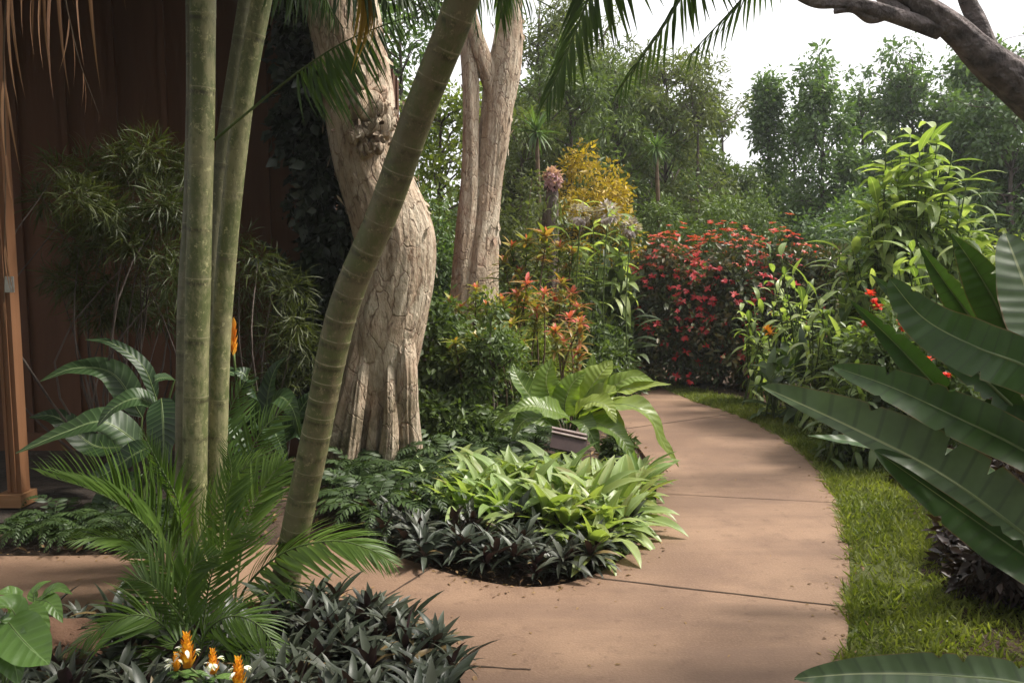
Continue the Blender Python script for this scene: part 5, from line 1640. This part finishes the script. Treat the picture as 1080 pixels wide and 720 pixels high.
# ------------------------------------------------------------------ island bed by the fork
STR = [leaf_tpl("strap", .23, 8, 4, 1.2, .35, lift=.1, wave=.06), leaf_tpl("strap", .21, 8, 4, .6, .4), leaf_tpl("lance", .26, 8, 4, 1.5, .3, lift=.2, wave=.06)]
strap_meshes = []
for v in range(5):
    m = MB()
    rosette(m, (0, 0, 0), 26, .33, STR, 86, 2, tint=(.1 + .1 * v, .85 + .04 * v), r0=.05)
    strap_meshes.append(m.mesh("strap_rosette", M["strap"]))
edge_small = edge_l[::2]
spots = []
for _ in range(1500):
    px, py = rng.uniform(450, 690), rng.uniform(512, 600)
    if py > 592 - max(0, 560 - px) * .35 or py > 600 - max(0, px - 600) * .35:
        continue
    q = G(px, py)
    if inside(q[None, :2], outline)[0] or edge_dist(q[None], edge_small)[0] < .12:
        continue
    if q[1] < 4.75 - (q[0] > .2) * .25 and q[0] < .3:
        continue
    if any(np.linalg.norm(q - z) < .135 for z in spots):
        continue
    spots.append(q)
for q in spots[:75]:
    o = bpy.data.objects.new("strap_rosette", strap_meshes[int(rng.integers(5))]); COL.objects.link(o)
    s = rng.uniform(.78, 1.1) * (.78 + .52 * math.exp(-((q[0] - .22) / .55) ** 2 - ((q[1] - 5.0) / .55) ** 2))
    o.location = (q[0], q[1], .01 + rng.random() * .06); o.rotation_euler = (rng.normal() * .1, rng.normal() * .1 + .06, rng.random() * 6.3); o.scale = (s, s, s)
    tag(o, "pale green strap leaved rosette massed in the island bed where the walk forks", "bromeliad", "pale green rosettes of the island bed")

RT = [leaf_tpl("lance", .22, 5, 2, .8, .35), leaf_tpl("lance", .24, 5, 2, .4, .3), leaf_tpl("lance", .20, 5, 2, 1.2, .35)]
dark_meshes = []
for v in range(6):
    m = MB()
    for h in range(2):
        rosette(m, (rng.normal() * .04, rng.normal() * .04, .02 + .05 * h), 20, .15, RT, 75, -5, r0=.02)
    dark_meshes.append(m.mesh("dark_rosette", M["rhoeo"]))


def dark_row(test, n, label, group, gap=.12, z=0.01, sc=(.8, 1.2)):
    sp = []
    for _ in range(4000):
        q = test()
        if q is None or inside(q[None, :2], outline)[0] or min(edge_dist(q[None], edge_small)[0], edge_dist(q[None], edge_f[::2])[0]) < .07:
            continue
        if any(np.linalg.norm(q - z_) < gap for z_ in sp):
            continue
        sp.append(q)
        if len(sp) >= n:
            break
    for q in sp:
        o = bpy.data.objects.new("dark_rosette", dark_meshes[int(rng.integers(6))]); COL.objects.link(o)
        s = rng.uniform(*sc)
        o.location = (q[0], q[1], z); o.rotation_euler = (rng.normal() * .15, rng.normal() * .15, rng.random() * 6.3); o.scale = (s, s, s)
        tag(o, label, "rosette plant", group)


def t1():
    px, py = rng.uniform(392, 655), rng.uniform(540, 622)
    if py < 566 and px > 470:
        return None
    return G(px, py)
dark_row(t1, 85, "dark green and purple rosette edging the front of the pale island bed", "dark rosettes edging the island bed", .115)
def t2():
    px, py = rng.uniform(300, 505), rng.uniform(655, 850)
    return G(px, py) if px < 340 + (py - 640) * 2.3 else None
dark_row(t2, 95, "dark silvery rosette in the bed corner below the leaning palm's foot", "dark rosettes in the near bed corner", .09, .03, (.8, 1.1))
def t3():
    return G(rng.uniform(-20, 290), rng.uniform(672, 830))
dark_row(t3, 90, "dark rosette in the shade under the low young palms", "dark rosettes under the young palms", .115, .01, (.8, 1.15))
# purple leaved tuft at the corner and maroon rosettes beside the walk
q = G(478, 716)
m = MB(); rosette(m, (0, 0, .0), 30, .13, RT, 75, 0, tint=(0, 1))
o = m.build("purple_tuft", M["purple"], loc=(q[0], q[1] - .05, .02)); tag(o, "small bright purple leaved tuft at the tip of the dark rosette bed", "plant")
for px, py, s, lab in [(682, 540, .34, "larger maroon strap leaved plant between the pale bed and the walk"), (672, 508, .26, "smaller maroon plant just under the short black stake light")]:
    q = G(px, py)
    m = MB(); rosette(m, (0, 0, 0), 34, s, [leaf_tpl("lance", .13, 6, 2, .8, .4), leaf_tpl("lance", .12, 6, 2, .4, .4)], 82, 12)
    o = m.build("cordyline", M["cordy"], loc=(q[0] - .06, q[1], .0)); tag(o, lab, "plant", "maroon plants beside the walk")

# big light leaved plant that droops over the walk
c = G(598, 492)
t = thing("canna_plant", "big light green paddle leaved plant drooping over the walk's inner edge", "plant", (c[0], c[1], 0))
c0 = c + [0, 0, .02]
CL = [
    ([(606, 440, 6.4), (616, 420, 6.35), (632, 396, 6.35), (646, 380, 6.4)], .36, (-.5, -.8, .45), .75),
    ([(590, 440, 6.4), (580, 420, 6.35), (576, 400, 6.35), (582, 378, 6.4)], .30, (-.15, -.8, .5), .45),
    ([(585, 440, 6.4), (565, 425, 6.4), (548, 402, 6.4), (540, 385, 6.45)], .24, (.3, -.7, .6), .15),
    ([(608, 432, 6.3), (640, 414, 6.2), (672, 408, 6.15), (708, 405, 6.1)], .22, (.1, -.45, .9), .85),
    ([(612, 440, 6.2), (650, 426, 6.0), (682, 436, 5.9), (700, 468, 5.85), (716, 492, 5.85)], .21, (.35, -.45, .85), .7),
    ([(606, 438, 6.1), (622, 424, 6.0), (640, 428, 5.9), (650, 446, 5.85)], .20, (.0, -.5, .9), .95),
    ([(604, 446, 6.1), (630, 446, 5.9), (655, 462, 5.8), (668, 486, 5.75)], .24, (.2, -.5, .8), .35),
    ([(590, 450, 6.2), (570, 440, 6.1), (552, 444, 6.0), (540, 462, 5.95)], .22, (-.2, -.5, .85), .2),
    ([(586, 446, 6.3), (560, 438, 6.3), (538, 436, 6.3), (520, 446, 6.3)], .2, (-.2, -.5, .85), .3),
    ([(600, 436, 6.5), (612, 410, 6.6), (622, 396, 6.7), (626, 372, 6.75)], .22, (-.1, -.8, .5), .4),
    ([(612, 436, 6.4), (645, 428, 6.4), (672, 424, 6.4), (690, 432, 6.4)], .20, (.1, -.4, .9), .8),
    ([(610, 436, 6.3), (636, 416, 6.25), (664, 398, 6.2), (690, 402, 6.15)], .22, (.0, -.6, .8), .6),
    ([(596, 440, 6.3), (596, 424, 6.3), (604, 404, 6.3), (618, 392, 6.3)], .24, (-.1, -.8, .5), .55),
    ([(600, 440, 6.2), (580, 432, 6.1), (560, 428, 6.05), (536, 434, 6.0)], .22, (-.1, -.6, .8), .4),
    ([(610, 442, 6.15), (634, 440, 6.0), (650, 448, 5.92), (660, 470, 5.88)], .20, (.1, -.6, .8), .9),
    ([(600, 444, 6.1), (612, 444, 5.9), (622, 456, 5.8), (632, 478, 5.75)], .20, (.1, -.6, .8), .15),
]
for ctrl, W, nr, ti in CL:
    big_leaf(t, ctrl, W, "canna", "ovate", nr, petiole=[c0 + rng.normal(size=3) * [.05, .05, 0], (c0 + P(*ctrl[0])) / 2 + [0, 0, .06]], rib=.008, fold=.25, wave=.2, tint=ti, ribmat="greenstem")
# tilted plaque under its leaves, and the short stake light at the walk's edge
p = P(600, 466, 5.75)
t = thing("plant_plaque", "small dark tilted plaque with pale rims under the big light leaves", "sign", (p[0], p[1], 0))
def slab(mb, c, ax, ay, sx, sy, sz):
    ax = norm(ax); ay = norm(np.asarray(ay) - ax * np.dot(ax, ay)); az = np.cross(ax, ay)
    b = MB(); box(b, (0, 0, 0), (sx, sy, sz))
    V = np.asarray(c) + b.v[0] @ np.stack([ax, ay, az])
    mb.add(V, quads=b.q[0])
ax, ay = np.array([1, -.1, -.2]), np.array([0.05, .55, .8])
m = MB(); slab(m, p, ax, ay, .26, .15, .025); m.build("board", M["plaque"], t, smooth=False)
for off in (.078, .045):
    m = MB(); slab(m, p + norm(ay) * off + np.array([0, -.012, .008]), ax, ay, .26, .012, .03); m.build("rim", M["plaque_edge"], t, smooth=False)
m = MB(); tube(m, [[p[0], p[1] + .02, -.05], [p[0], p[1] + .02, p[2] - .02]], .012, seg=8); m.build("stake", M["black"], t)
q = G(663, 512)
t = thing("stake_light", "short black stake light standing at the inner edge of the walk", "lamp", (q[0] - .08, q[1], 0))
m = MB(); tube(m, [[q[0] - .08, q[1], -.05], [q[0] - .08, q[1], .17]], .028, seg=14); m.build("post", M["black"], t)
m = MB(); tube(m, [[q[0] - .08, q[1], .172], [q[0] - .08, q[1], .20], [q[0] - .08, q[1], .22]], [.042, .042, .02], seg=16); m.build("cap", M["black"], t)
m = MB(); 
q2 = G(660, 500)
m = MB(); clumps(m, RH, np.array([q2 + [-.05, .1, .11], q2 + [-.06, .11, .16], q2 + [-.04, .11, .21]]), .12, 260, .055)
o = m.build("leafy_herb", M["tree_mid"], loc=(q2[0], q2[1], 0)); tag(o, "small leafy herb above the short black stake light", "plant")

# ------------------------------------------------------------------ bird of paradise at the lawn's outer edge
c = np.array([2.55, 3.35, 0])
t = thing("paddle_leaf_plant", "huge dark green paddle leaves on long stalks leaning over the lawn", "plant", tuple(c))
BL = [  # leaves over the lawn
    # base -> tip, width, normal, fold, tint, shape, ratio(left,right)
    ([(1130, 605, 2.75), (1060, 548, 2.85), (985, 496, 3.0), (900, 452, 3.2), (803, 407, 3.5)], .25, (-.30, -.80, .50), .22, .9, "paddle", (1.25, .45)),
    ([(1160, 640, 2.70), (1090, 592, 2.80), (1010, 536, 2.95), (922, 474, 3.1)], .22, (-.45, -.62, .62), .25, .3, "paddle", (1, 1)),
    ([(1170, 440, 2.6), (1085, 388, 2.7), (1030, 366, 2.8), (975, 336, 2.95), (938, 294, 3.05)], .22, (-.45, -.80, .35), .15, .4, "paddle", (.85, 1)),
    ([(1090, 450, 3.1), (1030, 392, 3.15), (972, 336, 3.25), (918, 289, 3.35)], .15, (-.5, -.7, .45), .3, .3, "lance", (1, 1)),
    ([(1180, 545, 2.65), (1085, 478, 2.8), (1005, 438, 2.95), (940, 408, 3.1), (878, 386, 3.25)], .19, (-.4, -.72, .55), .25, .45, "paddle", (1, 1)),
    ([(1120, 470, 3.2), (1060, 340, 3.2), (1030, 285, 3.22), (1003, 246, 3.25)], .17, (-.7, -.7, .15), .25, .35, "lance", (1, 1)),
    ([(1070, 420, 3.5), (1030, 345, 3.5), (998, 300, 3.5), (968, 256, 3.52)], .13, (-.7, -.7, .15), .3, .35, "lance", (1, 1)),
    ([(1150, 470, 2.7), (1110, 370, 2.75), (1085, 310, 2.85), (1060, 246, 3.0)], .26, (-.15, -.95, .35), .2, .85, "paddle", (1, 1)),
    ([(1020, 440, 3.6), (980, 400, 3.6), (940, 358, 3.65), (896, 316, 3.7)], .13, (-.6, -.7, .3), .3, .2, "lance", (1, 1)),
    ([(1080, 520, 3.6), (1010, 490, 3.6), (930, 470, 3.65), (852, 459, 3.7)], .16, (-.1, -.5, .9), .25, .35, "lance", (1, 1)),
    ([(1190, 770, 2.15), (1090, 724, 2.15), (1000, 712, 2.15), (910, 710, 2.18), (838, 715, 2.2)], .12, (-.1, -.6, .8), .35, .9, "paddle", (1, 1)),
    ([(1200, 520, 3.0), (1120, 470, 3.05), (1060, 440, 3.1), (985, 425, 3.2)], .15, (-.3, -.7, .6), .25, .3, "paddle", (1, 1)),
    ([(1210, 360, 3.3), (1170, 250, 3.3), (1140, 160, 3.3), (1130, 100, 3.3)], .26, (-.4, -.9, .2), .25, .4, "paddle", (1, 1)),
    ([(1240, 560, 2.6), (1200, 430, 2.7), (1150, 330, 2.8), (1100, 270, 2.9)], .30, (-.5, -.8, .3), .25, .5, "paddle", (1, 1)),
]
for ctrl, W, nr, fo, ti, shp, rt in BL:
    foot = c + np.array([rng.normal() * .09, rng.normal() * .09, -.03])
    if ctrl[0][1] > 760:
        foot = np.array([2.0, 2.15, -.03])
    b0 = P(*ctrl[0])
    big_leaf(t, ctrl, W, "bop_pale" if ti > .8 else "bop", shp, nr, rib=.011, ribmat="bopstem", petiole=[foot, foot * .45 + b0 * .55 + [.15, 0, .1]], fold=fo, wave=.06, tint=ti, ratio=rt, nl=56, na=10, tears=5)

# ------------------------------------------------------------------ lower corner: candle flowers and broad leaves
c = np.array([-.98, 2.62, 0])
t = thing("candle_plant", "low plant with golden yellow candle shaped flowers and white petals", "flower", tuple(c))
heads = [(198, 702, 42, 2.62), (225, 709, 30, 2.6), (252, 724, 38, 2.56), (186, 706, 22, 2.66), (212, 748, 24, 2.5)]
st = MB(); lv = MB()
for hx, hy, hh, Y in heads:
    p = P(hx, hy, Y); L = hh / FOCAL * Y
    tube(st, spline([c + [rng.normal() * .03, rng.normal() * .03, -.02], (c + p) / 2 + [0, 0, .05], p], 10), .004, seg=6)
    m = MB()
    tube(m, [p, p + [0, 0, L * .5], p + [0, 0, L * .95]], [L * .13, L * .11, .001], seg=8)
    for k in range(26):
        z = k / 25
        a = k * 1.571 + (k // 4) * .5
        rr = L * .16 * (1 - z * .75)
        scatter(m, leaf_tpl("ovate", .62, 4, 2, -.5, .5), p + [math.cos(a) * rr * .6, math.sin(a) * rr * .6, L * z * .82], [[math.cos(a) * .8, math.sin(a) * .8, 1]], [[-math.cos(a), -math.sin(a), .5]], L * .36 * (1 - .45 * z), [rng.random()])
    f = m.build("flower_spike", M["candle"], t)
    for k in range(4 if hh > 20 else 2):
        w_ = MB()
        a = k * 1.9 + hx
        pos = p + [math.cos(a) * L * .16, math.sin(a) * L * .16, L * (.15 + .5 * rng.random())]
        for q in range(3):
            d = [math.cos(a) + rng.normal() * .3, math.sin(a) + rng.normal() * .3, .35 - .35 * q]
            scatter(w_, leaf_tpl("obovate", .42, 4, 2, .9, .3), pos, [d], None, .03)
        w_.build("petal_tuft", M["petal"], f)
    for k in range(7):
        a = k * 2.4
        scatter(lv, leaf_tpl("lance", .36, 7, 4, .9, .2), p - [0, 0, L * .2 + .02 * k], [[math.cos(a), math.sin(a), .25]], None, rng.uniform(.07, .12), [rng.random()])
st.build("stem", M["greenstem"], t)
lv.build("foliage", M["broadgreen"], t)

c = np.array([-1.75, 2.62, 0])
t = thing("broad_leaf_plant", "light green plant with broad pointed leaves beside the reddish rock", "plant", tuple(c))
c0 = c + [0, 0, .0]
for ctrl, W, ti in [([(6, 652, 2.6), (22, 672, 2.5), (40, 690, 2.45), (52, 700, 2.42)], .16, .45), ([(-8, 665, 2.6), (4, 680, 2.5), (14, 696, 2.45), (20, 722, 2.4)], .15, .35), ([(26, 640, 2.65), (36, 648, 2.6), (44, 664, 2.58), (46, 686, 2.56)], .075, .8), ([(38, 632, 2.7), (50, 634, 2.66), (58, 642, 2.64), (66, 656, 2.62)], .07, .9), ([(10, 640, 2.7), (14, 630, 2.7), (8, 624, 2.68), (-4, 626, 2.66)], .07, .9), ([(44, 630, 2.7), (54, 622, 2.7), (64, 620, 2.7), (76, 626, 2.68)], .05, 1.0), ([(-4, 640, 2.7), (-16, 636, 2.65), (-30, 650, 2.6), (-40, 676, 2.6)], .1, .6), ([(20, 655, 2.6), (10, 640, 2.6), (-8, 640, 2.55), (-20, 655, 2.5)], .1, .5), ([(36, 634, 2.7), (36, 624, 2.72), (44, 616, 2.74), (54, 612, 2.76)], .045, .95)]:
    big_leaf(t, ctrl, W, "broadgreen", "ovate", (rng.normal() * .2, -.5, .85), rib=.0035, petiole=[c0 + rng.normal(size=3) * [.05, .04, 0]], fold=.2, wave=.06, tint=ti)

# ------------------------------------------------------------------ damp garden air
hz = MB()
box(hz, (0, 10, 4.45), (124, 104, 11.1))
hm = bpy.data.materials.new("haze")
hm.use_nodes = True
ht = hm.node_tree
ht.nodes.clear()
ho = ht.nodes.new("ShaderNodeOutputMaterial")
hv = ht.nodes.new("ShaderNodeVolumePrincipled")
hv.inputs["Color"].default_value = (0.92, 0.95, 0.96, 1)
hv.inputs["Density"].default_value = 0.0015
hv.inputs["Anisotropy"].default_value = 0.3
ht.links.new(hv.outputs[0], ho.inputs["Volume"])
tag(hz.build("haze", hm, smooth=False), "thin humid air over the garden", "haze", kind="stuff")
